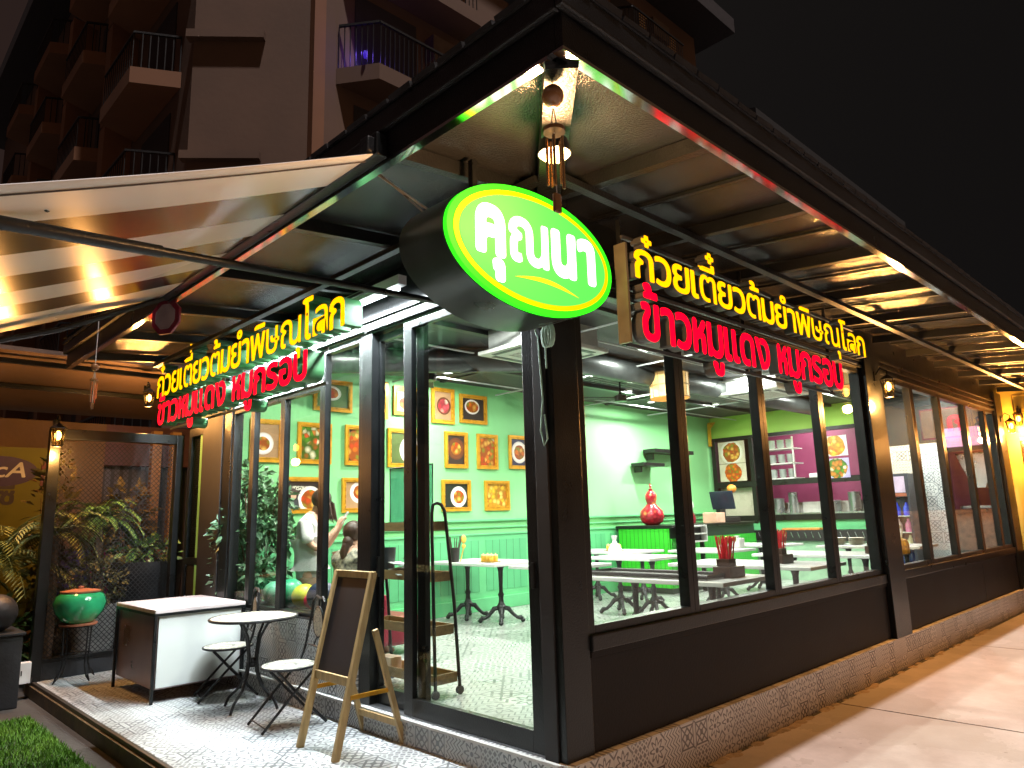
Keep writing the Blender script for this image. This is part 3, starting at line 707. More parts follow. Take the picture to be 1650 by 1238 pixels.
for dx, dy in ((-.03, .3), (.04, .38)): MB().tube([(OX - .5 + dx, OY + dy, OZ + .2), (OX - .72 + dx, OY + .62, 3.42)], .006, 6).build('stay_wire', STEEL, OV)

# ------------------------------------------------------------------ letter signs
YEL, REDL = emis('sign_yellow_letters', (1, .46, .0), 1.9), emis('sign_red_letters', (1, .0, .016), 2.2)
RET = mat('letter_return_green', (.045, .16, .06), .35)
RETR = mat('letter_return_grey', (.10, .10, .09), .35)
RAIL = mat('sign_rail_grey', (.10, .10, .10), .4, .3)
def letter_sign(label, side):
    t = thing('letter_sign', label, 'sign', (2.2, -.5, 2.4) if side == 'r' else (-.5, 3.8, 2.4), 0, 'illuminated letter signs under the eaves')
    if side == 'r':
        P = lambda u, v, d: (u, -.55 + d, v); y0, ym, yb, r0, rm, rb, dep = .21, 4.10, 2.935, .25, 3.44, 2.54, .085
    else:
        P = lambda u, v, d: (-.55 + d, 5.95 - u, v); y0, ym, yb, r0, rm, rb, dep = .05, 4.30, 2.97, .12, 3.72, 2.64, .16
    for nm, text, a, bnd, zb, m_, hh, off in (('yellow_letter', 'ก๋วยเตี๋ยวต้มยำพิษณุโลก', y0, ym, yb, YEL, .345 if side == 'r' else .43, .017), ('red_letter', 'ข้าวหมูแดง หมูกรอบ', r0, rm, rb, REDL, .42, .026)):
        _, w0 = layout(text, .035, off); k = (bnd - a) / w0
        mes, _ = lettering(text, off, lambda u, v, d: P(a + u, zb + v, d), dep, k, hh, .035, .022, True)
        for me in mes: link(nm, me, [m_, RET if side == 'l' else RETR], t)
    b = MB()
    for z, q1 in ((yb - .045, ym), (yb + .30, ym), (rb - .03, rm), (rb + .27, rm)):
        p, q = P(y0 + .02, z, dep + .02), P(q1, z, dep + .02); b.bar(p, q, .022, .022)
    b.build('rail', RAIL, t)
    for u in (y0 + .03, y0 + 1.62, y0 + 3.25):
        MB().bar(P(u, rb - .03, dep + .045), P(u, 3.36, dep + .045), .028, .028, (1, .3, 0)).build('hanger', BLACK, t)
    s0 = y0 - .05
    if side == 'r': b = MB(); b.bar(P(s0, rb - .04, dep - .02), P(s0, yb + .22, dep - .02), .02, .09, (0, 1, 0) if side == 'r' else (1, 0, 0)); b.build('end_plate', mat('end_plate_brass', (.35, .3, .2), .35, .6), t)
letter_sign('yellow over red lettering hung under the right eave above the long window front', 'r')
letter_sign('yellow over red lettering hung under the left eave behind the striped awning', 'l')
# led tube behind the left letters
t = thing('led_tube', 'white light tube fixed above the left windows behind the hanging letters', 'lamp', (-.2, 2.9, 3.28))
MB().box((-.16, 1.5, 3.34), (-.08, 4.9, 3.42)).build('housing', WHITE, t); MB().tube([(-.12, 1.55, 3.315), (-.12, 4.85, 3.315)], .018, 8).build('tube', emis('led_white', (.85, .95, 1), 6), t, True)
light('AREA', 'led_tube_light', (-.15, 3.0, 3.25), 380, (.88, .96, 1), .08, t, (0, R(-4), 0), sy=3.6)

# ------------------------------------------------------------------ wind chimes, mirror, rope, spot lamp
def chime(name, label, p, k, sp):
    x, y, z = p; t = thing(name, label, 'wind chime', p)
    WB = mat('chime_wood', (.25, .11, .04), .25, 0, .3, 8, coat=.5); BR = mat('chime_brass', (.6, .4, .2), .25, .9)
    MB().ball((x, y, z - .0), .056 * k, (1, 1, 1), 14).build('wooden_ball', WB, t, True)
    b = MB()
    for a in range(4): b.tube([(x + .002 * math.cos(a * 1.57), y + .002 * math.sin(a * 1.57), z - .07 * k), (x + .02 * k * math.cos(a * 1.57), y + .02 * k * math.sin(a * 1.57), z - .17 * k)], .0022, 5)
    b.tube([(x, y, z - .17 * k), (x, y, z - .52 * k)], .0022, 5); b.build('cord', CLOTHW, t); MB().tube([(x, y, z + .056 * k), (x, y, sp)], .003, 5).build('hanging_cord', CLOTHW, t)
    MB().cyl((x, y, z - .20 * k), (x, y, z - .18 * k), .055 * k, 20).build('disc', WB, t, True)
    for a in range(5):
        c, s_ = math.cos(a * 1.257), math.sin(a * 1.257)
        o = MB().tube([(x + .04 * k * c, y + .04 * k * s_, z - .23 * k), (x + .04 * k * c, y + .04 * k * s_, z - .46 * k - .01 * a)], .008 * k, 8).build('chime_tube', BR, t, True)
    MB().box((x - .025 * k, y - .01, z - .62 * k), (x + .025 * k, y + .01, z - .52 * k), .01).build('wind_catcher', WB, t)
chime('wind_chime', 'large wind chime with a wooden ball hung in the roof corner above the oval sign', (-1.3, -1.25, 3.22), .86, 3.33)
# (hung from the soffit corner)
chime('wind_chime', 'small brass wind chime hanging under the striped awning at the left', (-1.88, 3.2, 2.72), .55, 3.1)
ZL = .06
t = thing('spot_lamp', 'lit warm spot lamp under the roof corner behind the wind chime', 'lamp', (-.93, -.9, 3.2))
MB().lathe([(.02, .24), (.02, .07), (.07, .06), (.085, -.01), (.08, -.012), (.06, .04), (0, .045)], (-.93, -.92, 3.165 + ZL), 20).build('housing', BLACK, t, True)
MB().lathe([(0, -.03), (.055, -.022), (.078, 0), (.055, .022), (0, .03)], (-.93, -.92, 3.155 + ZL), 20).build('bulb', emis('warm_bulb', (1, .62, .25), 40), t, True)
light('POINT', 'spot_lamp_light', (-.93, -.92, 3.06), 75, (1, .52, .22), .05, t)
OC = mat('dark_red_lacquer', (.18, .012, .03), .3)
t = thing('octagonal_mirror', 'small red framed octagonal mirror hanging below the left roof edge', 'mirror', (-1.44, 3.0, 3.17))
oct_ = lambda r: [(r * math.cos(R(22.5 + 45 * i)), r * math.sin(R(22.5 + 45 * i))) for i in range(8)]
mf = lambda u, v, d: (-1.44 + u * .42 + d * .9, 3.0 - u * .9 + d * .42, 3.17 + v)
MB().prism(oct_(.16), mf, 0, .02).build('frame', OC, t); MB().prism(oct_(.115), mf, -.004, -.0005).build('mirror_glass', mat('pale_mirror', (.7, .68, .72), .15, .8), t)
MB().tube([(-1.44, 3.0, 3.32), (-1.4, 3.0, 3.4)], .005, 5).build('hook', BLACK, t)
# rope coil tied to the corner column
GR = mat('pale_green_rope', (.45, .7, .56), .6, 0, .2, 30)
t = thing('rope_coil', 'pale green rope coiled and tied around the corner column below the oval sign', 'rope', (-.03, .05, 2.7))
b = MB()
for k in range(8): b.tube([(-.035 - .006 * (k % 3), -.005 + .03 * math.cos(a) + (k - 4) * .007, 2.615 + .075 * math.sin(a)) for a in [i * .5236 for i in range(12)]], .0065, 6, closed=True)
b.build('coil', GR, t, True)
MB().tube([(-.034, .11, 2.72), (-.04, .1, 2.66), (-.036, .085, 2.62), (-.036, .075, 2.45), (-.036, .06, 2.2), (-.038, .085, 2.0), (-.036, .06, 1.9), (-.036, .03, 1.94), (-.036, .05, 2.1)], .006, 6).build('loose_end', GR, t, True)
MB().tube([(-.036, .02, 2.56), (-.036, .018, 2.40)], .006, 6).build('loose_end', GR, t, True)

# ------------------------------------------------------------------ wall lanterns
def lantern(label, p, n, group='wall lanterns', k=1.0, lit=True, pw=70):
    x, y, z = p; n = Vector(n); t = thing('wall_lantern', label, 'lamp', p, 0, group); c = Vector(p) + n * .14 * k
    b = MB(); b.tube([Vector(p) + Vector((0, 0, .16 * k)) + n * .01, Vector(p) + n * .07 * k + Vector((0, 0, .24 * k)), c + Vector((0, 0, .19 * k)), c + Vector((0, 0, .14 * k))], .01, 6)
    b.obox(Vector(p) + Vector((0, 0, .14 * k)) + n * .006, n, (0, 0, 1), n.cross(Vector((0, 0, 1))), .006, .06 * k, .035 * k); b.build('bracket', BLACK, t, True)
    b = MB(); b.lathe([(.0, .15 * k), (.02 * k, .14 * k), (.095 * k, .085 * k), (.09 * k, .078 * k), (0, .09 * k)], c, 6); b.lathe([(0, -.135 * k), (.05 * k, -.13 * k), (.05 * k, -.115 * k), (0, -.11 * k)], c, 6)
    for a in range(6):
        d = Vector((math.cos(a * 1.047), math.sin(a * 1.047), 0)); b.tube([c + d * .078 * k + Vector((0, 0, .085 * k)), c + d * .05 * k + Vector((0, 0, -.12 * k))], .006, 4)
    b.build('cage', BLACK, t)
    MB().lathe([(.047 * k, -.11 * k), (.072 * k, .078 * k)], c, 6).build('glass_shade', glass_mat('amber_glass', (1, .82, .5), .03), t)
    if lit:
        MB().ball(c, .034 * k, (1, 1, 1.6), 10).build('bulb', emis('lantern_bulb', (1, .55, .13), 24), t, True)
        light('POINT', 'lantern_light', c - Vector((0, 0, .21 * k)), pw, (1, .44, .11), .05, t)
lantern('lit wall lantern on the black column right of the letter sign', (5.72, -.062, 2.86), (0, -1, 0), pw=300)
lantern('lit wall lantern on the black column at the far right end of the window front', (11.85, -.052, 2.8), (0, -1, 0), pw=260)
lantern('lit wall lantern on the yellow neighbouring wall', (12.36, -.25, 2.95), (-1, 0, 0))
lantern('lit wall lantern on the post of the mesh screen', (-1.43, 6.53, 2.52), (0, -1, 0), pw=110)

# ------------------------------------------------------------------ awning
AW = thing('striped_awning', 'grey and white striped retractable awning hung from the left roof edge', 'awning', (E0, 1.4, 3.3))
FW, FG = mat('awning_white_vinyl', (.60, .60, .59), .28, 0, .03, .4, spec=.1), mat('awning_grey_vinyl', (.016, .014, .014), .22, 0, .1, .4, spec=.14)
ax0, az0, ax1, az1 = -1.42, 3.345, -3.32, 2.53
st = [-.19, -.1, .28, .78, 1.22, 1.62, 2.02, 2.42, 2.95]; b = MB()
NS = 14
for i in range(len(st) - 1):
    b.mi = 0 if (i < 2 or i % 2 == 1) and not i == 2 else 1
    for s_ in range(NS):
        f0, f1 = s_ / NS, (s_ + 1) / NS
        P = lambda f, y: (ax0 + (ax1 - ax0) * f, y, az0 + (az1 - az0) * f - .015 * math.sin(math.pi * f))
        b.quad(P(f0, st[i]), P(f1, st[i]), P(f1, st[i + 1]), P(f0, st[i + 1]))
bmesh.ops.remove_doubles(b.bm, verts=b.bm.verts[:], dist=.0005)
o = b.build('fabric', [FW, FG], AW, True, fixn=False)
sd_ = o.modifiers.new('thick', 'SOLIDIFY'); sd_.thickness = .006
b = MB(); b.tube([(ax0 + (ax1 - ax0) * f, -.105, az0 + (az1 - az0) * f - .015 * math.sin(math.pi * f) - .006) for f in [i / 10 for i in range(11)]], .004, 5); b.build('hem_seam', mat('dark_thread', (.05, .04, .04), .7), AW)
MB().box((E0 - .12, -.22, 3.30), (E0 - .046, 3.0, 3.43), .012).build('cassette', BLACK, AW)
MB().tube([(ax1, -.22, az1), (ax1, 3.0, az1)], .035, 10).build('front_bar', BLACK, AW, True)
b = MB(); b.tube([(-.13, .95, 3.05), (-1.3, .62, 2.88), (-3.25, .02, 2.575)], .024, 10); b.tube([(-2.35, .295, 2.715), (-3.25, .02, 2.575)], .03, 10); b.build('arm', BLACK, AW, True)
MB().tube([(-2.84 + .015 * math.sin(a), .147 + .022 * math.sin(a), 2.752 + .026 * math.cos(a)) for a in [i * .5236 for i in range(12)]], .007, 6, closed=True).build('hook_ring', IRON, AW, True)
b = MB(); b.box((E0 - .16, -.2, 3.31), (E0 - .05, -.12, 3.40), .01); b.tube([(E0 - .1, -.15, 3.42), (E0 - .06, -.15, 3.47), (E0 - .04, -.15, 3.42)], .012, 6); b.build('end_bracket', IRON, AW)
MB().tube([(E0 - .1, 2.93, 3.3), (-2.2, 2.93, 2.92), (-3.28, 2.93, 2.5)], .022, 8).build('arm', BLACK, AW, True)

# ------------------------------------------------------------------ terrace furniture
t = thing('serving_counter', 'white fronted counter cabinet with pale wood top and black legs on the terrace', 'cabinet', (-.47, 5.0, -.18))
MB().box((-.885, 4.435, -.06), (-.05, 5.58, .635), .004).build('side_panels', mat('brownish_steel_panel', (.30, .22, .22), .3, .5, .25, 2), t)
MB().box((-.87, 4.418, -.045), (-.065, 4.434, .63), .002).build('front_panel', mat('white_gloss_panel', (.72, .76, .74), .25, 0, .06, 2), t)
MB().box((-.915, 4.40, .637), (-.03, 5.6, .672), .004).build('worktop', CABTOP, t)
b = MB(); b.box((-.918, 4.397, .612), (-.027, 4.417, .636)); b.box((-.918, 4.418, .612), (-.887, 5.602, .636)); b.build('edge_strip', BLACK, t)
for x, y in ((-.905, 4.405), (-.045, 4.405), (-.905, 5.575), (-.045, 5.575)): MB().box((x - .013, y - .013, -.178), (x + .013, y + .013, .61)).build('leg', BLACK, t)
MOS = mat('mosaic_stone', (.55, .52, .42), .5, 0, .1, 3)
def mosaic():
    m = bpy.data.materials.new('mosaic_top'); m.use_nodes = True; tt = m.node_tree; p = tt.nodes['Principled BSDF']; N = NT(tt)
    c = N.xyz(); vo = tt.nodes.new('ShaderNodeTexVoronoi'); vo.feature = 'DISTANCE_TO_EDGE'; vo.inputs['Scale'].default_value = 34; tt.links.new(c[3], vo.inputs['Vector'])
    v2 = tt.nodes.new('ShaderNodeTexVoronoi'); v2.inputs['Scale'].default_value = 34; tt.links.new(c[3], v2.inputs['Vector'])
    sp = tt.nodes.new('ShaderNodeSeparateColor'); tt.links.new(v2.outputs['Color'], sp.inputs[0])
    rr = N.m('SQRT', N.m('ADD', N.m('MULTIPLY', c[0], c[0]), N.m('MULTIPLY', c[1], c[1])))
    ring = N.m('LESS_THAN', N.m('ABSOLUTE', N.m('SUBTRACT', N.m('FRACT', N.m('MULTIPLY', rr, 9.0)), .5)), .16)
    col = N.mix(sp.outputs[0], (.66, .62, .50), (.5, .47, .37)); col = N.mix(N.m('MULTIPLY', ring, N.m('GREATER_THAN', sp.outputs[1], .5)), col, (.09, .10, .09))
    col = N.mix(N.m('LESS_THAN', vo.outputs['Distance'], .05), col, (.22, .21, .18))
    tt.links.new(col, p.inputs['Base Color']); p.inputs['Roughness'].default_value = .4; return m
MOSAIC = mosaic()
t = thing('bistro_table', 'round mosaic bistro table with curved black iron legs', 'table', (-.34, 3.52, -.18)); zt = .80
MB().lathe([(0, zt - .012), (.375, zt - .012), (.378, zt), (0, zt)], (0, 0, 0), 48).build('tabletop', MOSAIC, t, True, False)
MB().tube([(.383 * math.cos(a), .383 * math.sin(a), zt - .008) for a in [2 * math.pi * i / 48 for i in range(48)]], .013, 8, closed=True).build('rim', IRON, t, True, False)
for a in range(4):
    c, s_ = math.cos(a * 1.5708 + .5), math.sin(a * 1.5708 + .5)
    pr = [(.24, .785), (.15, .74), (.075, .62), (.045, .45), (.06, .32), (.13, .18), (.24, .09), (.28, .012)]
    MB().tube([(r * c, r * s_, z) for r, z in pr], .0125, 8).build('leg', IRON, t, True, False)
MB().lathe([(.03, .36), (.05, .4), (.03, .44)], (0, 0, 0), 12).build('collar', IRON, t, True, False)
def bistro_chair(label, x, y, rz):
    t = thing('bistro_chair', label, 'chair', (x, y, -.18), rz, 'folding mosaic bistro chairs'); zs = .475
    MB().lathe([(0, zs - .012), (.215, zs - .012), (.22, zs), (0, zs)], (0, 0, 0), 40).build('seat', MOSAIC, t, True, False)
    MB().tube([(.226 * math.cos(a), .226 * math.sin(a), zs - .008) for a in [2 * math.pi * i / 40 for i in range(40)]], .011, 8, closed=True).build('seat_rim', IRON, t, True, False)
    for s_ in (-1, 1):
        w_ = .185 * s_
        MB().tube([(.27, w_, .012), (.05, w_, .25), (-.16, w_ * .98, .46), (-.2, w_ * .95, .58), (-.24, w_ * .9, .80), (-.25, w_ * .7, .96)], .0115, 8).build('back_leg', IRON, t, True, False)
        MB().tube([(-.27, w_ * .82, .012), (-.02, w_ * .82, .27), (.15, w_ * .82, .455)], .0115, 8).build('front_leg', IRON, t, True, False)
    MB().tube([(-.25, -.13, .96), (-.255, -.07, 1.0), (-.255, 0, .985), (-.255, .07, 1.0), (-.25, .13, .96)], .011, 8).build('top_rail', IRON, t, True, False)
    MB().tube([(-.245, .0 + .11 * math.cos(a), .79 + .125 * math.sin(a)) for a in [2 * math.pi * i / 24 for i in range(24)]], .009, 6, closed=True).build('medallion_ring', IRON, t, True, False)
    b = MB(); b.prism([(.105 * math.cos(a), .12 * math.sin(a)) for a in [2 * math.pi * i / 28 for i in range(28)]], lambda u, v, d: (-.245 + d, u, .79 + v), -.006, .006); b.build('medallion', MOSAIC, t, False, False)
    for p_, q_, r_ in (((.24, -.185, .045), (.24, .185, .045), .006), ((-.24, -.15, .045), (-.24, .15, .045), .006), ((-.205, -.17, .6), (-.205, .17, .6), .008)): MB().tube([p_, q_], r_, 6).build('stretcher', IRON, t, True, False)
    for p_, q_ in (((-.238, 0, .67), (-.205, 0, .6)), ((-.25, 0, .91), (-.255, 0, .985))): MB().tube([p_, q_], .007, 6).build('medallion_pin', IRON, t, True, False)
bistro_chair('mosaic bistro chair in front, beside the blackboard easel', -.37, 2.76, R(172))
bistro_chair('mosaic bistro chair farther back, between the round table and the white counter', -.30, 4.16, R(165))

# blackboard easel
t = thing('easel_blackboard', 'blank blackboard in a pale pine folding easel on the terrace', 'blackboard', (-.35, 1.9, -.18))
def fr(y, f): return Vector((-.595 + .30 * f, y, -.18 + 1.25 * f))        # front plane, f from foot to top
for y in (2.13, 1.63): MB().bar(fr(y, 0), fr(y, 1), .035, .05, (1, 0, 0)).build('front_leg', WOOD, t)
MB().bar(fr(2.155, .985), fr(1.605, .985), .05, .03, (1, 0, 0)).build('top_rail', WOOD, t)
MB().bar(fr(2.14, .40), fr(1.62, .40), .06, .034, (1, 0, 0)).build('ledge', WOOD, t)
c0 = (fr(1.88, .69)); d = (fr(1.88, 1) - fr(1.88, 0)).normalized()
MB().obox(c0 + Vector((.006, 0, 0)), d, (0, 1, 0), d.cross(Vector((0, 1, 0))), .36, .24, .006).build('board', BOARD, t)
for y in (2.15, 1.61): MB().bar((-.03, y - .0, -.18), (-.29, y, .66), .032, .04, (1, 0, 0)).build('rear_leg', WOOD, t)
MB().bar((-.075, 2.13, -.03), (-.075, 1.63, -.03), .045, .03, (1, 0, 0)).build('rear_rail', WOOD, t)
MB().bar((-.49, 1.612, .22), (-.155, 1.612, .22), .012, .03).build('spreader', GOLD, t)
MB().bar((-.49, 2.148, .22), (-.155, 2.148, .22), .012, .03).build('spreader', GOLD, t)

# pot on a wire stand
t = thing('plant_stand', 'black wire stand under the green glazed pot', 'stand', (-1.10, 6.28, -.18))
for a in range(4):
    c, s_ = math.cos(a * 1.57 + .4), math.sin(a * 1.57 + .4)
    MB().tube([(-1.10 + r * c, 6.28 + r * s_, z) for r, z in ((.17, .40), (.16, .2), (.15, .0), (.19, -.12), (.24, -.165), (.21, -.10))], .009, 6).build('leg', IRON, t, True)
for z, r in ((.40, .17), (.1, .155)): MB().tube([(-1.10 + r * math.cos(a), 6.28 + r * math.sin(a), z) for a in [i * .3142 for i in range(20)]], .008, 6, closed=True).build('ring', IRON, t, True)
t = thing('glazed_pot', 'round green glazed jar with a terracotta lid on a wire stand', 'pot', (-1.10, 6.28, .41))
MB().lathe([(0, .432), (.14, .432), (.17, .455), (.24, .55), (.265, .65), (.24, .725), (.20, .755), (.19, .75)], (-1.10, 6.28, 0), 32).build('jar', JADE, t, True)
MB().lathe([(.19, .756), (.20, .765), (.20, .778), (.06, .80), (.03, .80), (.03, .825), (0, .83)], (-1.10, 6.28, 0), 28).build('lid', TERRA, t, True)
MB().lathe([(0, .41), (.185, .41), (.19, .431), (0, .4315)], (-1.10, 6.28, 0), 28).build('saucer', TERRA, t, True)
# planter box with sphere, switch box
t = thing('planter_box', 'dark square planter box left of the terrace', 'planter', (-2.0, 6.5, -.33))
MB().box((-2.4, 6.11, -.335), (-1.64, 6.85, .385), .012).build('box', DPOT, t); MB().box((-2.42, 6.09, .386), (-1.62, 6.87, .415), .008).build('rim', DPOT, t)
tag(MB().ball((-1.86, 6.35, .608), .195, (1, 1, 1), 20).build('stone_sphere', mat('dark_sphere', (.03, .03, .034), .5, 0, .3, 6, .2, 40), None, True), 'dark round ball resting on the planter box', 'ball')
t = thing('switch_box', 'small white electric box on the foot of the mesh screen post', 'electric box', (-1.52, 6.5, -.1))
MB().box((-1.60, 6.48, -.17), (-1.47, 6.58, .05), .006).build('case', WHITE, t); MB().box((-1.565, 6.472, -.08), (-1.555, 6.479, -.03)).build('latch', BLACK, t); MB().tube([(-1.5, 6.48, -.165), (-1.48, 6.44, -.175), (-1.45, 6.5, -.12)], .004, 5).build('cord', BLACK, t)

# mesh screen
t = thing('mesh_screen', 'black framed expanded mesh screen at the back of the terrace', 'screen', (-.7, 6.6, -.18))
for x0, x1 in ((-1.47, -1.36), (-.06, .02)): MB().box((x0, 6.54, -.18), (x1, 6.66, 2.62), .006).build('post', BLACK, t)
MB().box((-1.359, 6.55, 2.50), (-.061, 6.65, 2.62), .006).build('top_rail', BLACK, t); MB().box((-1.359, 6.55, .0), (-.061, 6.65, .05), .004).build('bottom_rail', BLACK, t)
MB().box((-1.359, 6.57, -.178), (-.061, 6.62, -.001)).build('kick_panel', DPOT, t)
b = MB(); exp_mesh(b, lambda u, v: (u, 6.6, v), -1.36, -.06, .05, 2.5, .028, .03, .0055); b.build('mesh', MESH, t)
# ------------------------------------------------------------------ framed pictures on the green wall
PICS = [ # x0, z1, x1, z0, style, label
 (.56, 2.80, 1.02, 2.24, 0, 'gold framed picture of a bowl on a pale ground, far left of the middle row'),
 (1.22, 2.80, 1.73, 2.24, 1, 'gold framed picture of red salad above the standing person'),
 (1.44, 3.43, 2.05, 2.98, 2, 'wide gold framed picture of a white plate, leftmost in the top row'),
 (1.95, 2.81, 2.38, 2.24, 3, 'gold framed picture of brown chunks, right of the red salad picture'),
 (2.24, 3.50, 2.66, 2.94, 4, 'tall gold framed picture of green stalks in the top row'),
 (2.77, 3.46, 3.26, 3.02, 5, 'gold framed picture of a small bowl in the top row beside the door post'),
 (3.49, 3.52, 3.95, 2.95, 6, 'tall gold framed picture in pink tones in the top row'),
 (4.07, 3.47, 4.66, 2.99, 7, 'wide gold framed picture of rolls on an oval plate, rightmost in the top row'),
 (2.67, 2.81, 3.42, 2.23, 8, 'wide gold framed picture of yellow noodles in the middle row behind the door post'),
 (3.75, 2.83, 4.22, 2.25, 9, 'gold framed picture of an orange soup bowl in the middle row'),
 (4.43, 2.83, 4.89, 2.25, 10, 'gold framed picture of red meat chunks in the middle row'),
 (5.16, 2.85, 5.62, 2.27, 11, 'gold framed picture half hidden by the corner column in the middle row'),
 (1.91, 2.06, 2.52, 1.58, 12, 'gold framed picture of a white plate of rice behind the seated person'),
 (3.68, 2.06, 4.27, 1.57, 13, 'gold framed picture of a round white plate with red meat in the bottom row'),
 (4.58, 2.06, 5.14, 1.57, 14, 'gold framed picture filled with orange slices, rightmost in the bottom row'),
 (1.00, 2.06, 1.62, 1.58, 15, 'gold framed picture with a portrait beside a bowl and writing above'),
]
PALS = [FOODS, GREENS, PINKS, YELL]
PLW, TAN, DKB = srgb(245, 235, 230), srgb(190, 150, 110), srgb(60, 50, 45)
for x0, z1, x1, z0, k, lab in PICS:
    cx, cz, y = (x0 + x1) / 2, (z0 + z1) / 2, W - .004
    t = thing('framed_picture', lab, 'picture', (cx, y, cz), 0, 'gold framed food pictures'); f = .062
    b = MB()
    for d, a, hh in ((.035, 0, f * .6), (.024, f * .6, f)):
        b.box((x0 + a, y - d, z1 - hh), (x1 - a, y, z1 - a)); b.box((x0 + a, y - d, z0 + a), (x1 - a, y, z0 + hh)); b.box((x0 + a, y - d, z0 + hh), (x0 + hh, y, z1 - hh)); b.box((x1 - hh, y - d, z0 + hh), (x1 - a, y, z1 - hh))
    fo = b.build('frame', GOLD, t)
    wd, hh = x1 - x0 - 2 * f, z1 - z0 - 2 * f; m_ = min(wd, hh)
    b = MB(); q = .005; xa, xb, za, zb = x0 + f - .012, x1 - f + .012, z0 + f - .012, z1 - f + .012
    b.box((xa, y - .034, za), (xb, y - .026, za + q)); b.box((xa, y - .034, zb - q), (xb, y - .026, zb)); b.box((xa, y - .034, za + q), (xa + q, y - .026, zb - q)); b.box((xb - q, y - .034, za + q), (xb, y - .026, zb - q)); b.build('bead', GOLDL, fo)
    bgc = [TAN, DKB, srgb(90, 110, 60), DKB, srgb(200, 190, 160), srgb(60, 60, 90)][k % 6]; full = k in (1, 3, 4, 10, 14)
    m = food_mat('dish_photo', bgc if k != 13 else srgb(40, 50, 40), PLW if k not in (9, 6) else srgb(110, 60, 35), (.0 if full else m_ * (.38 + .025 * (k * 7 % 6))), PALS[(1 if k in (1, 4) else 2 if k == 6 else 3 if k in (8, 14) else 0)], m_ * (.75 if full else .24 + .03 * (k * 5 % 4)), k + 5, m_ * .06 * (k * 3 % 5 - 2) if k != 15 else wd * .22, m_ * .05 * (k * 7 % 5 - 2) if k != 15 else -hh * .15, wd / hh if k in (2, 7) else 1)
    MB().box((x0 + f - .005, y - .012, z0 + f - .005), (x1 - f + .005, y - .006, z1 - f + .005)).build('print', m, t)
    if k == 15:
        px = cx - wd * .25; zz = z0 + f
        MB().prism([(px - .09, zz + .01), (px + .09, zz + .01), (px + .07, zz + .12), (px - .07, zz + .12)], lambda u, v, d: (u, d, v), y - .016, y - .0125).build('portrait_shirt', mat('dark_shirt', (.03, .03, .035), .6), t)
        MB().ball((px, y - .016, zz + .19), .065, (.9, .1, 1.2), 12).build('portrait_hair', HAIR, t, True)
        MB().ball((px, y - .019, zz + .175), .045, (.95, .1, 1.25), 12).build('portrait_face', SKIN, t, True)
        me, tw = lettering('หมูกรอบ', .02, lambda u, v, d: (x0 + f + .04 + u, y - .015 + d, z1 - f - .11 + v), .002, .09, .09, .04, .04); link('print_writing', me, [mat('cream_print', (.8, .75, .6), .5)] * 2, t)
# ------------------------------------------------------------------ dining tables
def dining_table(label, x, y, sx, sy, ped):
    t = thing('dining_table', label, 'table', (x, y, 0), 0, 'marble topped dining tables')
    MB().box((-sx / 2, -sy / 2, .795), (sx / 2, sy / 2, .835), .008).build('tabletop', MARBLE, t, False, False)
    for dy in ped:
        b = MB(); b.lathe([(.035, .70), (.03, .55), (.028, .42), (.045, .38), (.032, .34), (.04, .27), (.07, .22), (.05, .17), (.04, .12), (0, .12)], (0, dy, 0), 12)
        b.lathe([(.16, .795), (.15, .775), (.05, .76), (.035, .70)], (0, dy, 0), 12); p = b.build('pedestal', CAST, t, True, False)
        for a in range(4):
            c, s_ = math.cos(a * 1.5708 + .785), math.sin(a * 1.5708 + .785); q = [(.03, .2), (.10, .19), (.16, .12), (.22, .07), (.27, .065), (.31, .03)]
            b = MB(); b.tube([(r * c, dy + r * s_, z) for r, z in q], [.03, .034, .026, .024, .034, .022], 8); b.ball((.30 * c, dy + .30 * s_, .028), .028, (1.2, 1.2, 1), 8); b.build('foot', CAST, p, True, False)
    return t
dining_table('marble topped table against the green wall below the pictures, seen through the door', 3.78, 4.95, .95, 1.5, (-.36, .36))
dining_table('marble topped table nearest to the right windows carrying the long tray', 2.87, 1.12, .95, 1.7, (-.45, .45))
dining_table('marble topped table just behind the corner column, in front of the wall table', 3.68, 3.35, .95, .95, (0,))
dining_table('marble topped table with the tissue bag on it, in the middle of the room', 5.5, 3.5, .95, 1.2, (-.3, .3))
dining_table('marble topped table against the wall beside the bright green counter', 6.75, 4.9, .95, 1.5, (-.62, .36))
dining_table('marble topped table behind the second window bay carrying chopsticks', 4.82, 1.25, .95, 1.8, (-.5, .5))
dining_table('marble topped table in the third window bay with a chopstick box', 6.95, 1.25, .95, 1.8, (-.5, .5))
dining_table('marble topped table in front of the green counter, right of the tissue bag table', 7.5, 3.4, .95, 1.1, (-.2,))
dining_table('marble topped table closest to the kitchen counter', 9.35, 1.45, .95, 1.6, (-.45, .45))
dining_table('marble topped table between the kitchen counter and the green counter', 9.4, 3.5, .95, 1.2, (0,))
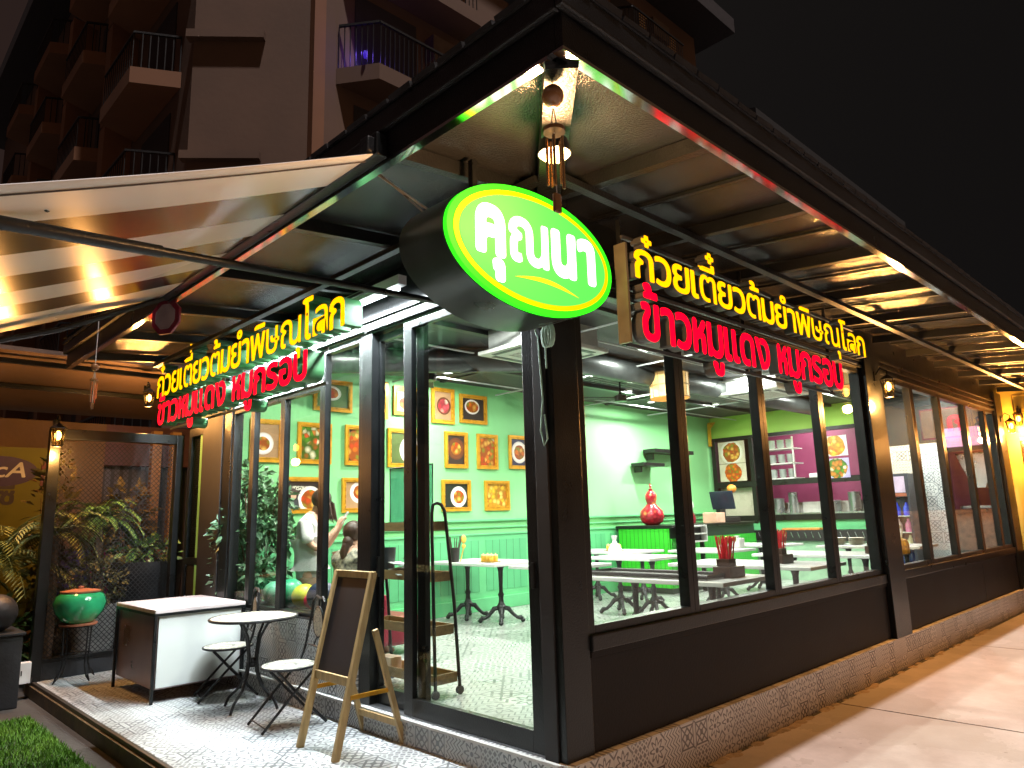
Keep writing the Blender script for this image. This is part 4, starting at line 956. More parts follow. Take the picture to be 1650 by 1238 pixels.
# things on the tables
CHOP = mat('red_chopsticks', (.62, .015, .03), .4, 0, .25, 20); BOXM = mat('dark_wood_box', (.05, .022, .012), .3, 0, .3, 8)
def chop_box(label, x, y, n=34):
    t = thing('chopstick_box', label, 'chopstick box', (x, y, .836), 0, 'condiment boxes with red chopsticks'); rg = random.Random(n)
    MB().box((-.14, -.09, 0), (.14, .09, .10), .004).build('box', BOXM, t, False, False); MB().box((-.1, -.07, .101), (.02, .07, .17), .004).build('cup', BOXM, t, False, False)
    b = MB()
    for i in range(n):
        a, c = rg.uniform(-.085, .005), rg.uniform(-.06, .06); b.tube([(a, c, .12), (a + (a + .04) * .6 + rg.uniform(-.02, .02), c * 1.6 + rg.uniform(-.015, .015), .37 + rg.uniform(-.02, .02))], .0045, 5)
    b.build('chopsticks', CHOP, t, False, False)
    b = MB()
    for i in range(4): b.tube([(.0, -.03 + .02 * i, .12), (.06, -.05 + .03 * i, .33)], .004, 5); b.ball((.065, -.052 + .031 * i, .35), .02, (1, .6, 1.4), 6)
    b.build('spoons', mat('brass_spoon', (.75, .55, .2), .3, .7), t, True, False)
chop_box('chopstick box with red chopsticks on the tray table nearest the right windows', 2.95, .52, 34)
chop_box('chopstick box with red chopsticks on the table behind the second window bay', 4.85, .92, 35)
chop_box('chopstick box with red chopsticks in the third window bay', 7.0, .62, 12)
def jars(label, x, y):
    t = thing('condiment_jars', label, 'jars', (x, y, .836), 0, 'sets of condiment jars'); JM = mat('yellow_condiment', (.7, .42, .06), .25, 0, .3, 14); LM = mat('jar_lid', (.8, .7, .35), .3)
    for i in range(3):
        for j in range(2): MB().lathe([(0, 0), (.034, 0), (.036, .06), (.03, .075), (0, .075)], (-.04 + j * .08, -.085 + i * .085, .01), 12).build('jar', JM, t, True, False); MB().lathe([(0, .076), (.033, .077), (.033, .095), (.008, .1), (.008, .115), (0, .116)], (-.04 + j * .08, -.085 + i * .085, .01), 12).build('lid', LM, t, True, False)
    MB().box((-.09, -.14, 0), (.09, .14, .0095)).build('base', WOODD, t, False, False)
jars('six yellow condiment jars on the wall table seen through the glass door', 3.60, 4.62)
jars('six yellow condiment jars on the wall table seen right of the corner column', 6.6, 4.75)
def rackset(label, x, y):
    t = thing('cutlery_holder', label, 'cutlery holder', (x, y, .836), 0, 'dark cutlery holders by the wall'); MB().lathe([(0, 0), (.06, 0), (.075, .2), (.07, .2), (.055, .01), (0, .01)], (0, 0, 0), 14).build('cup', BLACKM, t, True, False)
    b = MB(); rg = random.Random(int(x * 10))
    for i in range(14): a = rg.random() * 6.28; b.tube([(.03 * math.cos(a), .03 * math.sin(a), .02), (.1 * math.cos(a), .1 * math.sin(a), .33 + rg.random() * .05)], .007, 5)
    b.build('cutlery', mat('dark_steel_cutlery', (.12, .09, .07), .35, .5), t, True, False)
    b = MB(); b.ball((.1, -.08, .32), .05, (1, .4, 1.2), 8); b.ball((.1, -.08, .22), .035, (1, .4, 1), 8); b.tube([(.1, -.08, .2), (.06, -.05, .0)], .008, 5); b.build('yellow_card', mat('yellow_card', (.8, .5, .08), .5), t, True, False)
rackset('dark cutlery holder on the wall table behind the wire rack', 3.45, 5.2)
rackset('dark cutlery holder on the wall table right of the corner column', 6.45, 5.35)
t = thing('tissue_pack', 'white tissue bag with a pointed top on the middle table', 'tissue pack', (5.35, 3.75, .836))
b = MB(); b.lathe([(.12, 0), (.125, .09), (.10, .13), (.04, .2), (.008, .27), (0, .275)], (0, 0, 0), 7, 1, .8); b.build('bag', CLOTHW, t, False, False); MB().lathe([(.02, .2), (.05, .29), (.0, .26)], (0, 0, .01), 6).build('tissue_tip', CLOTHW, t, False, False)
t = thing('serving_tray', 'long dark rimmed tray lying on the table nearest the right windows', 'tray', (2.72, 1.2, .836))
b = MB(); b.box((-.2, -.7, .001), (.2, .7, .012)); b.build('base', mat('grey_tray', (.35, .36, .35), .3), t, False, False)
b = MB(); b.tube([(-.21, -.71, .03), (.21, -.71, .03), (.21, .71, .03), (-.21, .71, .03)], .018, 6, closed=True); b.build('rim', BLACKM, t, False, False)
t = thing('napkin_box', 'small white napkin box on the table near the green counter', 'napkin box', (8.0, 3.2, .836)); MB().box((-.09, -.09, 0), (.09, .09, .16), .01).build('box', WHITE, t, False, False); MB().lathe([(.03, .16), (.05, .2), (0, .18)], (0, 0, 0), 8).build('napkin', CLOTHW, t, False, False)
t = thing('plate_stack', 'two stacks of cream plates on the table by the kitchen counter', 'plates', (9.35, 1.75, .836))
for j in (0, 1):
    b = MB()
    for q in range(6): b.lathe([(.06, q * .02), (.13, q * .02 + .014), (.12, q * .02 + .018), (0, q * .02 + .01)], (0, j * .3, 0), 16)
    b.build('stack', mat('cream_plate', (.65, .6, .5), .3), t, True, False)
t = thing('snack_bag', 'clear carrier bag of yellow snacks on the third bay table', 'bag', (7.05, .30, .836))
MB().lathe([(0, 0), (.12, 0), (.13, .1), (.10, .17), (.05, .19), (0, .18)], (0, 0, 0), 9, 1, .7).build('snacks', mat('yellow_snacks', (.75, .42, .05), .5, 0, .5, 30, .5, 40), t, False, False)
b = MB()
for s_ in (-1, 1): b.tube([(.08 * s_, .03, .17), (.07 * s_, .0, .30), (.03 * s_, 0, .37), (-.02 * s_, 0, .33)], .012, 6)
b.build('bag_handle', mat('clear_plastic', (.65, .7, .7), .2), t, True, False)

# bright green counter with vase, till and boxes
t = thing('green_counter', 'bright green slatted counter with a black top and a shelf opening', 'counter', (9.5, 5.1, 0))
MB().box((8.02, 4.55, .0), (11.2, 5.7, 1.17)).build('body', mat('dark_counter_body', (.03, .05, .035), .4), t)
MB().box((7.99, 4.55, .10), (8.015, 5.7, 1.165)).build('slatted_end', stripes_mat('bright_green_slats', (.05, .62, .03), (.02, .25, .01), 1, .085, .12, .35), t)
MB().box((8.02, 4.52, .10), (11.2, 4.545, .98)).build('slatted_front', stripes_mat('bright_green_slats_front', (.05, .52, .05), (.02, .25, .01), 0, .085, .12, .35), t)
MB().box((7.95, 4.45, 1.175), (11.25, 5.74, 1.225), .006).build('worktop', BLACK, t)
t = thing('white_box', 'white two tier open box standing against the green counter', 'box', (8.3, 4.35, .95))
b = MB()
for z in (.90, 1.04, 1.18): b.box((8.05, 4.3, z), (8.9, 4.44, z + .025))
for x in (8.05, 8.875): b.box((x, 4.3, .926), (x + .025, 4.44, 1.18))
b.build('frame', WHITE, t); MB().box((8.076, 4.42, .926), (8.874, 4.44, 1.179)).build('back', BLACKM, t)
b = MB(); b.box((8.1, 4.34, .0), (8.14, 4.42, .899)); b.box((8.8, 4.34, .0), (8.84, 4.42, .899)); b.build('legs', BLACK, t)
t = thing('gourd_vase', 'red patterned double gourd vase on the green counter', 'vase', (8.35, 5.15, 1.226))
VM = food_mat('red_vase_glaze', (.6, .04, .09), (.62, .05, .1), 5, [srgb(225, 30, 60), srgb(235, 60, 80), srgb(250, 150, 90), srgb(190, 15, 40), srgb(225, 30, 60)], 4.5, 3)
MB().lathe([(0, 0), (.12, 0), (.20, .06), (.235, .16), (.215, .27), (.12, .36), (.085, .41), (.11, .50), (.112, .57), (.065, .64), (.035, .66), (.04, .69), (.0, .705)], (0, 0, 0), 28).build('body', VM, t, True, False)
MB().lathe([(.025, .706), (.015, .73), (.025, .75), (0, .80)], (0, 0, 0), 12).build('lid_knob', VM, t, True, False)
t = thing('wall_shelf', 'upper black wall shelf above the red vase', 'shelf', (9.7, W - .15, 2.7)); MB().box((9.05, 5.45, 2.69), (10.5, W - .037, 2.77), .006).build('board', BLACK, t); MB().box((9.15, 5.6, 2.55), (9.2, W - .037, 2.688)).build('bracket', BLACK, t)
t = thing('wall_shelf', 'lower short black wall shelf above the red vase', 'shelf', (9.0, W - .15, 2.4)); MB().box((8.6, 5.45, 2.40), (9.35, W - .037, 2.47), .006).build('board', BLACK, t); MB().box((8.7, 5.6, 2.28), (8.75, W - .037, 2.398)).build('bracket', BLACK, t)
t = thing('cash_register', 'dark till with a screen on the counter near the kitchen wall', 'till', (10.4, 4.8, 1.226))
MB().box((10.2, 4.6, 1.227), (10.75, 5.0, 1.33), .01).build('drawer', BLACKM, t); MB().bar((10.45, 4.8, 1.33), (10.45, 4.8, 1.5), .05, .05).build('neck', BLACKM, t); MB().obox((10.42, 4.8, 1.68), (.97, 0, .25), (0, 1, 0), (-.25, 0, .97), .02, .26, .19).build('screen', mat('till_screen', (.02, .03, .05), .15), t)
tag(MB().ball((10.75, 4.75, 1.92), .10, (1, 1, .9), 12).build('orange_fruit', mat('orange_peel', (.8, .25, .03), .5, 0, .2, 20, .2, 60), None, True), 'orange fruit shaped ornament above the till', 'ornament')
t = tag(MB().box((9.6, 4.5, 1.227), (9.95, 4.8, 1.43), .01).build('pink_carton', mat('salmon_carton', (.75, .45, .33), .6)), 'salmon coloured carton on the counter beside the till', 'carton')
t = thing('cat_figurine', 'white and red figurine on the counter by the far corner', 'figurine', (9.75, 5.2, 1.226))
MB().lathe([(0, 0), (.12, 0), (.13, .12), (.08, .24), (0, .26)], (0, 0, 0), 14).build('red_base', RED, t, True, False); MB().lathe([(.05, .262), (.10, .32), (.09, .42), (.05, .50), (0, .56)], (0, 0, 0), 14).build('white_head', WHITE, t, True, False)
t = thing('corner_bracket', 'gilt carved bracket in the upper corner beside the kitchen wall', 'bracket', (L - .06, W - .05, 3.2)); MB().prism([(0, 0), (.07, 0), (.07, .42), (.2, .55), (.02, .56), (0, .5)], lambda u, v, d: (11.62 + d, W - .07 - u, 2.95 + v), 0, .04).build('carving', GOLD, t)
# bottle fridge in the third bay
t = thing('bottle_fridge', 'glass fronted drinks fridge with coloured bottles', 'fridge', (L - .4, 1.82, 0))
b = MB(); x0, x1, y0, y1 = L - .62, L - .05, 1.42, 2.22
b.box((x0, y0, 0), (x1, y0 + .04, 2.05)); b.box((x0, y1 - .04, 0), (x1, y1, 2.05)); b.box((x0, y0 + .041, 1.62), (x1, y1 - .041, 2.05)); b.box((x1 - .05, y0 + .041, .2), (x1, y1 - .041, 1.619)); b.box((x0, y0 + .041, 0), (x1, y1 - .041, .18)); b.build('cabinet', mat('dark_fridge', (.03, .035, .05), .35), t)
MB().box((x0 - .005, y0 + .06, 1.70), (x0 - .001, y1 - .06, 2.0)).build('header_panel', mat('fridge_header_mauve', (.45, .36, .5), .4), t); MB().box((x0 - .006, y0 + .05, 1.63), (x0 - .001, y1 - .05, 1.69)).build('header_strip', mat('rust_strip', (.3, .09, .05), .4), t)
proto = None; n = 0
for r_, (z, cols) in enumerate(((1.28, [(.03, .06, .6)] * 4), (.98, [(.75, .2, .45), (.8, .7, .75), (.7, .3, .6), (.75, .2, .45)]), (.68, [(.8, .75, .5), (.75, .6, .2), (.7, .75, .3), (.8, .75, .5)]), (.4, [(.02, .03, .1), (.05, .08, .25), (.02, .03, .12), (.03, .05, .15)]))):
    MB().box((x0 + .02, y0 + .042, z - .02), (x1 - .052, y1 - .042, z - .006)).build('shelf_plate', WHITE, t)
    for j, c in enumerate(cols):
        b = MB(); b.lathe([(0, 0), (.06, 0), (.062, .14), (.025, .2), (.02, .24), (0, .245)], (0, 0, 0), 10)
        o = b.build('drink_bottle', mat('bottle_%d' % int(sum(c) * 1000), c, .2, 0, .1, 6, emit=.25, ecol=c), None, True, False); o.location = (x0 + .2, y0 + .14 + j * .172, z - .005)  # bottles glow faintly by themselves to brighten the fridge display
        tag(o, 'bottle in the drinks fridge, %s from the left on the %s shelf' % (['fourth', 'third', 'second', 'first'][j], ['blue topmost', 'pink second', 'yellow third', 'dark lowest'][r_]), 'bottle', 'bottles in the fridge')
MB().box((x0 - .001, y0 + .042, .19), (x0 + .006, y1 - .042, 1.6)).build('glass_door', GLASS, t)
light('AREA', 'fridge_light', (x0 + .1, 1.82, 1.6), 3, (.8, .9, 1), .4, t, (0, 0, 0), sy=.6)

# ------------------------------------------------------------------ ceiling fittings
DLB = emis('downlight_white', (1, .98, .92), 14)
DL = [(4.5, 3.5, 'downlight left of the drum pendant, nearest the corner column'), (6.8, 4.4, 'downlight between the drum pendant and the green wall'), (4.3, 2.3, 'downlight in front of the first window bay'), (7.1, 2.3, 'downlight above the red letters in the second window bay'), (10.3, 3.5, 'downlight in front of the lime band, right of the second air conditioner'), (9.6, 4.3, 'downlight near the far ceiling corner'), (10.0, 2.2, 'downlight behind the end of the red letters'),
      (.75, 3.9, 'downlight above the two people'), (10.9, 1.0, 'downlight in the third window bay near the drinks fridge'), (1.5, 2.0, 'downlight just inside the glass door'), (3.2, 5.0, 'downlight near the picture wall behind the door post'), (8.2, 4.9, 'downlight above the green counter')]
for x, y, lab in DL:
    t = thing('downlight', lab, 'ceiling lamp', (x, y, 3.6), 0, 'surface mounted ceiling downlights')
    MB().lathe([(.075, .149), (.075, -.02), (.068, -.022), (.066, 0), (0, 0)], (0, 0, 0), 18).build('housing', WHITE, t, True, False); MB().lathe([(0, -.004), (.062, -.004), (.062, -.012), (0, -.018)], (0, 0, 0), 18).build('lens', DLB, t, True, False)
    o = light('AREA', 'downlight_beam', (x, y, 3.57), 138, (1, .97, .91), .16, t, (0, 0, 0))
def cassette(label, x, y):
    t = thing('ceiling_air_conditioner', label, 'air conditioner', (x, y, 3.3), 0, 'ceiling air conditioners')
    MB().box((-.45, -.45, .05), (.45, .45, .42)).build('body', mat('pale_ac_body', (.5, .52, .52), .5), t, False, False)
    p = MB().box((-.56, -.52, 0), (.56, .52, .048), .012).build('panel', WHITE, t, False, False)
    b = MB()
    for k in range(9): b.box((-.30, -.28 + k * .065, -.008), (.30, -.25 + k * .065, -.001))
    b.build('grille', mat('ac_grille', (.6, .6, .58), .5), p, False, False); b = MB()
    for s_ in (-1, 1): b.box((-.4, s_ * .42 - .035, -.006), (.4, s_ * .42 + .035, -.0008)); b.box((s_ * .46 - .03, -.36, -.006), (s_ * .46 + .03, .36, -.0008))
    b.build('vent', mat('ac_vent_dark', (.08, .085, .09), .5), p, False, False)
    b = MB()
    for a in (-.45, .45):
        for c in (-.45, .45): b.tube([(a, c, .3), (a, c, .445)], .01, 5)
    b.build('hanging_rod', STEEL, t, False, False)
cassette('ceiling air conditioner above the glass door, left of the corner column', 2.55, 2.45); cassette('ceiling air conditioner seen through the second and third window bays', 7.7, 2.35)
def pendant(label, x, y, k=1):
    t = thing('drum_pendant', label, 'ceiling lamp', (x, y, 3.1), 0, 'woven drum pendant lamps'); WV = stripes_mat('woven_bamboo', (.62, .40, .16), (.3, .16, .05), 2, .03, .35, .6)
    b = MB(); b.lathe([(.28, 0), (.28, .36), (.275, .36), (.275, 0), (.28, 0)], (0, 0, 0), 32); s = b.build('shade', mat('bamboo_shade', (.75, .5, .2), .6, emit=.45, ecol=(1, .6, .2)), t, True, False)
    b = MB()
    for a in range(16): c, q = math.cos(a * .3927), math.sin(a * .3927); b.tube([(.285 * c, .285 * q, 0), (.285 * c, .285 * q, .36)], .005, 4)
    for z in (0, .18, .36): b.tube([(.285 * math.cos(a * .2618), .285 * math.sin(a * .2618), z) for a in range(24)], .008, 5, closed=True)
    b.build('bamboo_rib', WV, s, False, False)
    for a in range(3): MB().ball((.12 * math.cos(a * 2.1), .12 * math.sin(a * 2.1), .2), .04, (1, 1, 1.3), 8).build('bulb', emis('pendant_bulb', (1, .75, .35), 20), t, True, False)
    MB().tube([(0, 0, .36), (0, 0, .645)], .01, 6).build('cord', BLACK, t, False, False); b = MB()
    for a in range(3): b.tube([(0, 0, .36), (.12 * math.cos(a * 2.1), .12 * math.sin(a * 2.1), .25)], .006, 5); b.tube([(0, 0, .36), (.278 * math.cos(a * 2.1), .278 * math.sin(a * 2.1), .36)], .005, 5)
    b.build('arm', BLACK, t, False, False); light('POINT', 'pendant_light', (x, y, 3.02), 18, (1, .72, .38), .15, t)
pendant('woven drum pendant lamp glowing left of the letters in the first window bay', 5.5, 2.7); pendant('woven drum pendant lamp partly behind the end of the red letters', 6.85, .62)
def fan(label, x, y, rz):
    t = thing('ceiling_fan', label, 'ceiling fan', (x, y, 3.3), rz, 'black ceiling fans'); MB().lathe([(0, -.06), (.1, -.05), (.11, .04), (.03, .07), (.015, .1), (.015, .44)], (0, 0, 0), 16).build('motor', BLACK, t, True, False)
    for k in range(3):
        a = k * 2.094; d = Vector((math.cos(a), math.sin(a), 0)); MB().obox(d * .42, d, Vector((-d.y, d.x, .15)), (0, 0, 1), .32, .06, .006).build('blade', BLACKM, t, False, False)
fan('black ceiling fan near the corner column over the middle tables', 5.9, 3.9, .4); fan('black ceiling fan above the door left of the corner column', 2.3, 4.3, .9)

# ------------------------------------------------------------------ wheeled rack inside the door
t = thing('wheeled_rack', 'black tube rack on castors with four brown wooden trays behind the glass door', 'rack', (.55, 2.33, 0))
for y in (1.84, 2.83):
    MB().tube([(.71, y, .06), (.66, y, .75), (.58, y, 1.42), (.565, y, 1.52), (.53, y, 1.575), (.48, y, 1.59), (.44, y, 1.575), (.425, y, 1.50), (.425, y, 1.40), (.45, y, .06)], .015, 8).build('side_frame', IRON, t, True)
    for x in (.71, .45): MB().cyl((x, y - .015, .035), (x, y + .015, .035), .034, 14).build('castor', mat('grey_rubber', (.06, .06, .065), .6), t, True)
TRW = mat('olive_brown_tray', (.26, .165, .07), .5, 0, .3, 5, .1, 50, stretch=(5, 1, 5))
for z, x1 in ((.10, .70), (.49, .67), (.93, .635), (1.355, .59)):
    b = MB(); x0 = .455; h_ = .08; b.box((x0, 1.86, z), (x1, 2.81, z + .012))
    b.box((x0, 1.86, z + .0125), (x0 + .012, 2.81, z + h_)); b.box((x1 - .012, 1.86, z + .0125), (x1, 2.81, z + h_)); b.box((x0 + .0125, 1.86, z + .0125), (x1 - .0125, 1.872, z + h_)); b.box((x0 + .0125, 2.798, z + .0125), (x1 - .0125, 2.81, z + h_)); b.build('tray', TRW, t)
t = thing('clear_panel', 'bluish clear panel with a dark edge standing on the top tray of the rack', 'panel', (.52, 2.25, 1.37)); MB().box((.52, 1.95, 1.38), (.528, 2.6, 1.93)).build('sheet', glass_mat('blue_acrylic', (.45, .62, .66), .12), t); MB().tube([(.524, 1.95, 1.377), (.524, 2.6, 1.377), (.524, 2.6, 1.935), (.524, 1.95, 1.935)], .008, 5, closed=True).build('edge', BLACK, t)
t = thing('paper_bundle', 'heap of white papers and dark trays on the rack', 'papers', (.54, 2.35, .944))
b = MB(); rg = random.Random(9)
for k in range(9): a = rg.uniform(-.4, .4); b.obox((.54 + rg.uniform(-.02, .02), 2.38 + rg.uniform(-.15, .15), .955 + k * .014), (math.cos(a), math.sin(a), rg.uniform(-.1, .1)), (-math.sin(a), math.cos(a), rg.uniform(-.15, .15)), (0, 0, 1), .065, .15, .004)
b.build('sheets', CLOTHW, t); MB().lathe([(.06, 0), (.11, .05), (.10, .05), (.055, .006), (0, .006)], (.54, 2.22, 1.07), 16, 1, 1.2).build('dark_tray', BLACKM, t, True)
t = thing('mesh_bin', 'small black mesh bin on the middle tray of the rack', 'bin', (.54, 2.68, .944)); MB().lathe([(0, 0), (.07, 0), (.09, .26), (.085, .26), (.066, .008), (0, .008)], (0, 0, 0), 16).build('bin', mat('black_mesh', (.03, .035, .04), .5), t, True, False)
tag(MB().box((.5, 2.55, .113), (.62, 2.75, .24), .004).build('small_carton', mat('pinkish_carton', (.7, .5, .4), .6)), 'small white and pink carton in the lowest tray of the rack', 'carton')
# red sofa
t = thing('red_sofa', 'dark red vinyl sofa behind the wheeled rack', 'sofa', (1.45, 4.1, 0))
MB().box((1.305, 3.72, .1), (1.76, 4.5, .40), .04).build('seat', RED, t); MB().box((1.15, 3.72, .1), (1.30, 4.5, .66), .06).build('backrest', RED, t)
for y in (3.76, 4.42): MB().box((1.18, y - .02, 0), (1.24, y + .04, .10)).build('leg', BLACK, t); MB().box((1.68, y - .02, 0), (1.74, y + .04, .10)).build('leg', BLACK, t)
# ledge with round cushions inside the left windows
t = thing('window_bench', 'dark low bench inside the left windows', 'bench', (.4, 3.9, 0)); MB().box((.14, 3.1, .56), (.62, 4.9, .60), .006).build('seat', BLACKM, t)
for y in (3.2, 4.0, 4.8): MB().box((.34, y - .03, 0), (.40, y + .03, .56)).build('leg', BLACKM, t)
for y, r, c, lab in ((4.15, .15, (.02, .30, .14), 'green ball shaped cushion inside the second left window'), (3.85, .13, (.5, .55, .03), 'lime yellow ball shaped cushion inside the left windows'), (3.5, .15, (.012, .02, .05), 'navy ball shaped cushion beside the lime one'), (3.68, .09, (.6, .02, .06), 'small red ball shaped cushion between the lime and navy ones'), (4.5, .13, (.12, .4, .25), 'pale green ball shaped cushion left of the darker green one'), (3.42 - .18, .09, (.45, .5, .02), 'small lime ball shaped cushion nearest the blackboard')):
    o = MB().ball((.34, y, .598 + r * .93), r, (1, 1, .93), 18).build('ball_cushion', mat('cushion_%d' % int(y * 100), c, .35, 0, .15, 4, .15, 30), None, True); tag(o, lab, 'cushion', 'ball cushions on the window bench')
# potted fig tree
def leaf_cloud(b, n, cen, rad, L0, rg, shape=None):
    for i in range(n):
        while True:
            p = Vector((rg.uniform(-1, 1), rg.uniform(-1, 1), rg.uniform(-1, 1)))
            if .25 < p.length < 1: break
        if shape: p = shape(p)
        q = Vector((cen[0] + p.x * rad[0], cen[1] + p.y * rad[1], cen[2] + p.z * rad[2]))
        d = (p + Vector((rg.uniform(-.8, .8), rg.uniform(-.8, .8), rg.uniform(-.9, .4)))).normalized(); nr = Vector((rg.uniform(-1, 1), rg.uniform(-1, 1), 1.0))
        if abs(d.dot(nr.normalized())) > .95: nr = Vector((1, 0, .3))
        l = L0 * rg.uniform(.6, 1.25); b.leaf(q, d, l, l * .26, nr)
t = thing('potted_fig_tree', 'bushy potted fig tree inside the far left window', 'plant', (.42, 5.15, 0)); rg = random.Random(11)
MB().lathe([(0, 0), (.17, 0), (.22, .34), (.20, .34), (.19, .3), (0, .3)], (0, 0, 0), 20).build('pot', DPOT, t, True, False)
b = MB()
for k in range(5): a = k * 1.257; b.tube([(.03 * math.cos(a), .03 * math.sin(a), .28), (.08 * math.cos(a), .08 * math.sin(a), .8), (.22 * math.cos(a), .2 * math.sin(a), 1.4), (.3 * math.cos(a), .28 * math.sin(a), 1.8)], [.02, .018, .012, .006], 6)
b.build('trunk', TRUNK, t, True, False)
b = MB()
for k in range(26):
    a = rg.random() * 6.28; z = rg.uniform(.5, 2.05); r = .34 * (1 - abs(z - 1.15) / 1.2) + .03; leaf_cloud(b, 95, (r * math.cos(a), r * .75 * math.sin(a), z), (.18, .15, .2), .11, rg)
b.build('crown', LEAFD, t, False, False, fixn=False)
# ------------------------------------------------------------------ people
def skin_mesh(name, chains, m, parent, sub=2, root=0):
    """chains: lists of (point, radius); chains that start on an existing point branch from it"""
    bm = bmesh.new(); lay = bm.verts.layers.skin.verify(); idx = {}
    def v(p, r):
        k = tuple(round(c, 4) for c in p)
        if k not in idx:
            x = bm.verts.new(p); x[lay].radius = (r, r) if not isinstance(r, tuple) else r; idx[k] = x
        return idx[k]
    first = None
    for ch in chains:
        vs = [v(*q) for q in ch]
        if first is None: first = vs[0]; first[lay].use_root = True
        for a, c in zip(vs, vs[1:]):
            if not bm.edges.get((a, c)): bm.edges.new((a, c))
    me = bpy.data.meshes.new(name); bm.to_mesh(me); bm.free()
    o = bpy.data.objects.new(name, me); COL.objects.link(o); o.modifiers.new('s', 'SKIN'); s2 = o.modifiers.new('d', 'SUBSURF'); s2.levels = sub; s2.render_levels = sub
    bpy.context.view_layer.update()
    m2 = bpy.data.meshes.new_from_object(o.evaluated_get(bpy.context.evaluated_depsgraph_get())); COL.objects.unlink(o); bpy.data.objects.remove(o); bpy.data.meshes.remove(me)
    m2.materials.clear(); return link(name, m2, m, parent, True, False)
def hand(base, d, palm, s_=1):
    """short chains for palm, four fingers and a thumb; d along the fingers, palm = curl direction"""
    d, c = Vector(d).normalized(), Vector(palm).normalized(); sd = d.cross(c).normalized(); out = []
    b = Vector(base); pc = b + d * .05; out.append([(b, .027), (pc, .03)])
    for k, l in enumerate((.06, .068, .064, .05)):
        q = pc + sd * (-.027 + .018 * k) + d * .03; out.append([(pc, .03), (q, .011), (q + d * l * .5 + c * .012, .010), (q + d * l * .75 + c * .035, .008)])
    q = pc - sd * .035 * s_; out.append([(pc, .03), (q, .012), (q + d * .035 - sd * .012 * s_ + c * .015, .010)])
    return out
FACE = lambda: None
def head_parts(t, c, fwd, up, hair_fn, m_hair):
    """face details: eyes, nose, mouth and ears on a head centred at c"""
    c, f, u = Vector(c), Vector(fwd).normalized(), Vector(up).normalized(); s_ = f.cross(u).normalized(); b = MB()
    for k in (-1, 1): b.ball(c + f * .098 + s_ * .038 * k + u * .005, .012, (1, 1, .7), 8)
    b.build('eyes', mat('dark_eye', (.02, .015, .012), .2), t, True, False)
    MB().ball(c + f * .108 - u * .055, .02, (1, 1.2, .4), 8).build('mouth', mat('lip', (.45, .13, .12), .4), t, True, False)
    hair_fn(c, f, u, s_)
# standing woman, head bent over a phone
A = R(-44)
t = thing('person', 'person standing in a long loose white shirt with bowed head, looking at a phone', 'person', (.88, 4.72, 0), A)
body = [[((0, 0, .98), .14), ((-.01, 0, 1.15), .125), ((-.02, 0, 1.35), .14), ((.0, 0, 1.50), .11), ((.04, 0, 1.575), .055), ((.085, 0, 1.64), .075), ((.11, 0, 1.70), .098), ((.105, 0, 1.77), .07)],
        [((.11, 0, 1.70), .098), ((.19, 0, 1.645), .035), ((.215, 0, 1.638), .013)]]
for s_ in (-1, 1):
    body += [[((.0, 0, 1.50), .11), ((-.01, .17 * s_, 1.475), .062), ((.02, .23 * s_, 1.25), .046), ((.12, .20 * s_, 1.15), .042), ((.27, .10 * s_, 1.33), .033), ((.32, .05 * s_, 1.40), .027)]]
    body += hand((.32, .05 * s_, 1.40), (.35, -.1 * s_, .9), (.6, -.7 * s_, -.1), s_)
    body += [[((0, 0, .98), .14), ((0, .09 * s_, .88), .1), ((.01, .10 * s_, .52), .062), ((-.01, .10 * s_, .28), .055), ((-.02, .10 * s_, .07), .036), ((.06, .10 * s_, .035), .035), ((.14, .11 * s_, .025), .026)]]
skin_mesh('body', body, SKIN, t)
sh_ = [[((0, 0, 1.10), .185), ((-.015, 0, 1.25), .165), ((-.02, 0, 1.38), .168), ((-.005, 0, 1.51), .115), ((.015, 0, 1.55), .07)], [((0, 0, 1.10), .185), ((0, 0, .95), .18), ((0, 0, .84), .18), ((0, 0, .79), .175)]]
for s_ in (-1, 1): sh_.append([((-.005, 0, 1.51), .115), ((-.01, .18 * s_, 1.465), .085), ((.01, .235 * s_, 1.32), .078), ((.03, .235 * s_, 1.21), .082)])
skin_mesh('shirt', sh_, CLOTHW, t)
so = [[((0, 0, .90), .17), ((0, 0, .82), .16)]] + [[((0, 0, .82), .16), ((0, .1 * s_, .72), .105), ((.005, .1 * s_, .62), .1)] for s_ in (-1, 1)]
skin_mesh('shorts', so, mat('tan_shorts', (.45, .30, .2), .7), t)
def hair1(c, f, u, s_):
    b = MB(); b.ball(c - f * .022 + u * .022, .118, (1, .98, 1), 14)
    rg = random.Random(4)
    for k in range(46):
        a = rg.uniform(-1.35, 1.35); side = s_ * math.sin(a) * .105; fr_ = -f * math.cos(a) * .095
        p = c + side + fr_ + u * .03; L_ = rg.uniform(.14, .24); b.tube([p, p + side * .12 + f * .02 - Vector((0, 0, L_ * .5)), p + f * .07 - Vector((0, 0, L_))], [.017, .014, .004], 5)
    for k in (-1, 1):
        for q in range(5): p = c + s_ * k * .10 + f * (.02 + .02 * q) + u * .05; b.tube([p, p + f * .03 - Vector((0, 0, .1)), p + f * .07 - Vector((0, 0, .2))], [.016, .013, .004], 5)
    b.build('hair', HAIR, t, True, False)
head_parts(t, (.115, 0, 1.70), (.80, 0, -.6), (.6, 0, .80), hair1, HAIR)
ph = thing('phone', 'phone with a pale case held by the standing person', 'phone', (.88, 4.72, 0), A); MB().obox((.385, .0, 1.50), (.5, 0, .85), (0, 1, 0), (.85, 0, -.5), .08, .04, .006).build('case', WHITE, ph, False, False); MB().obox((.379, .0, 1.507), (.5, 0, .85), (0, 1, 0), (.85, 0, -.5), .072, .035, .002).build('screen', mat('phone_screen', (.05, .05, .06), .1), ph, False, False)
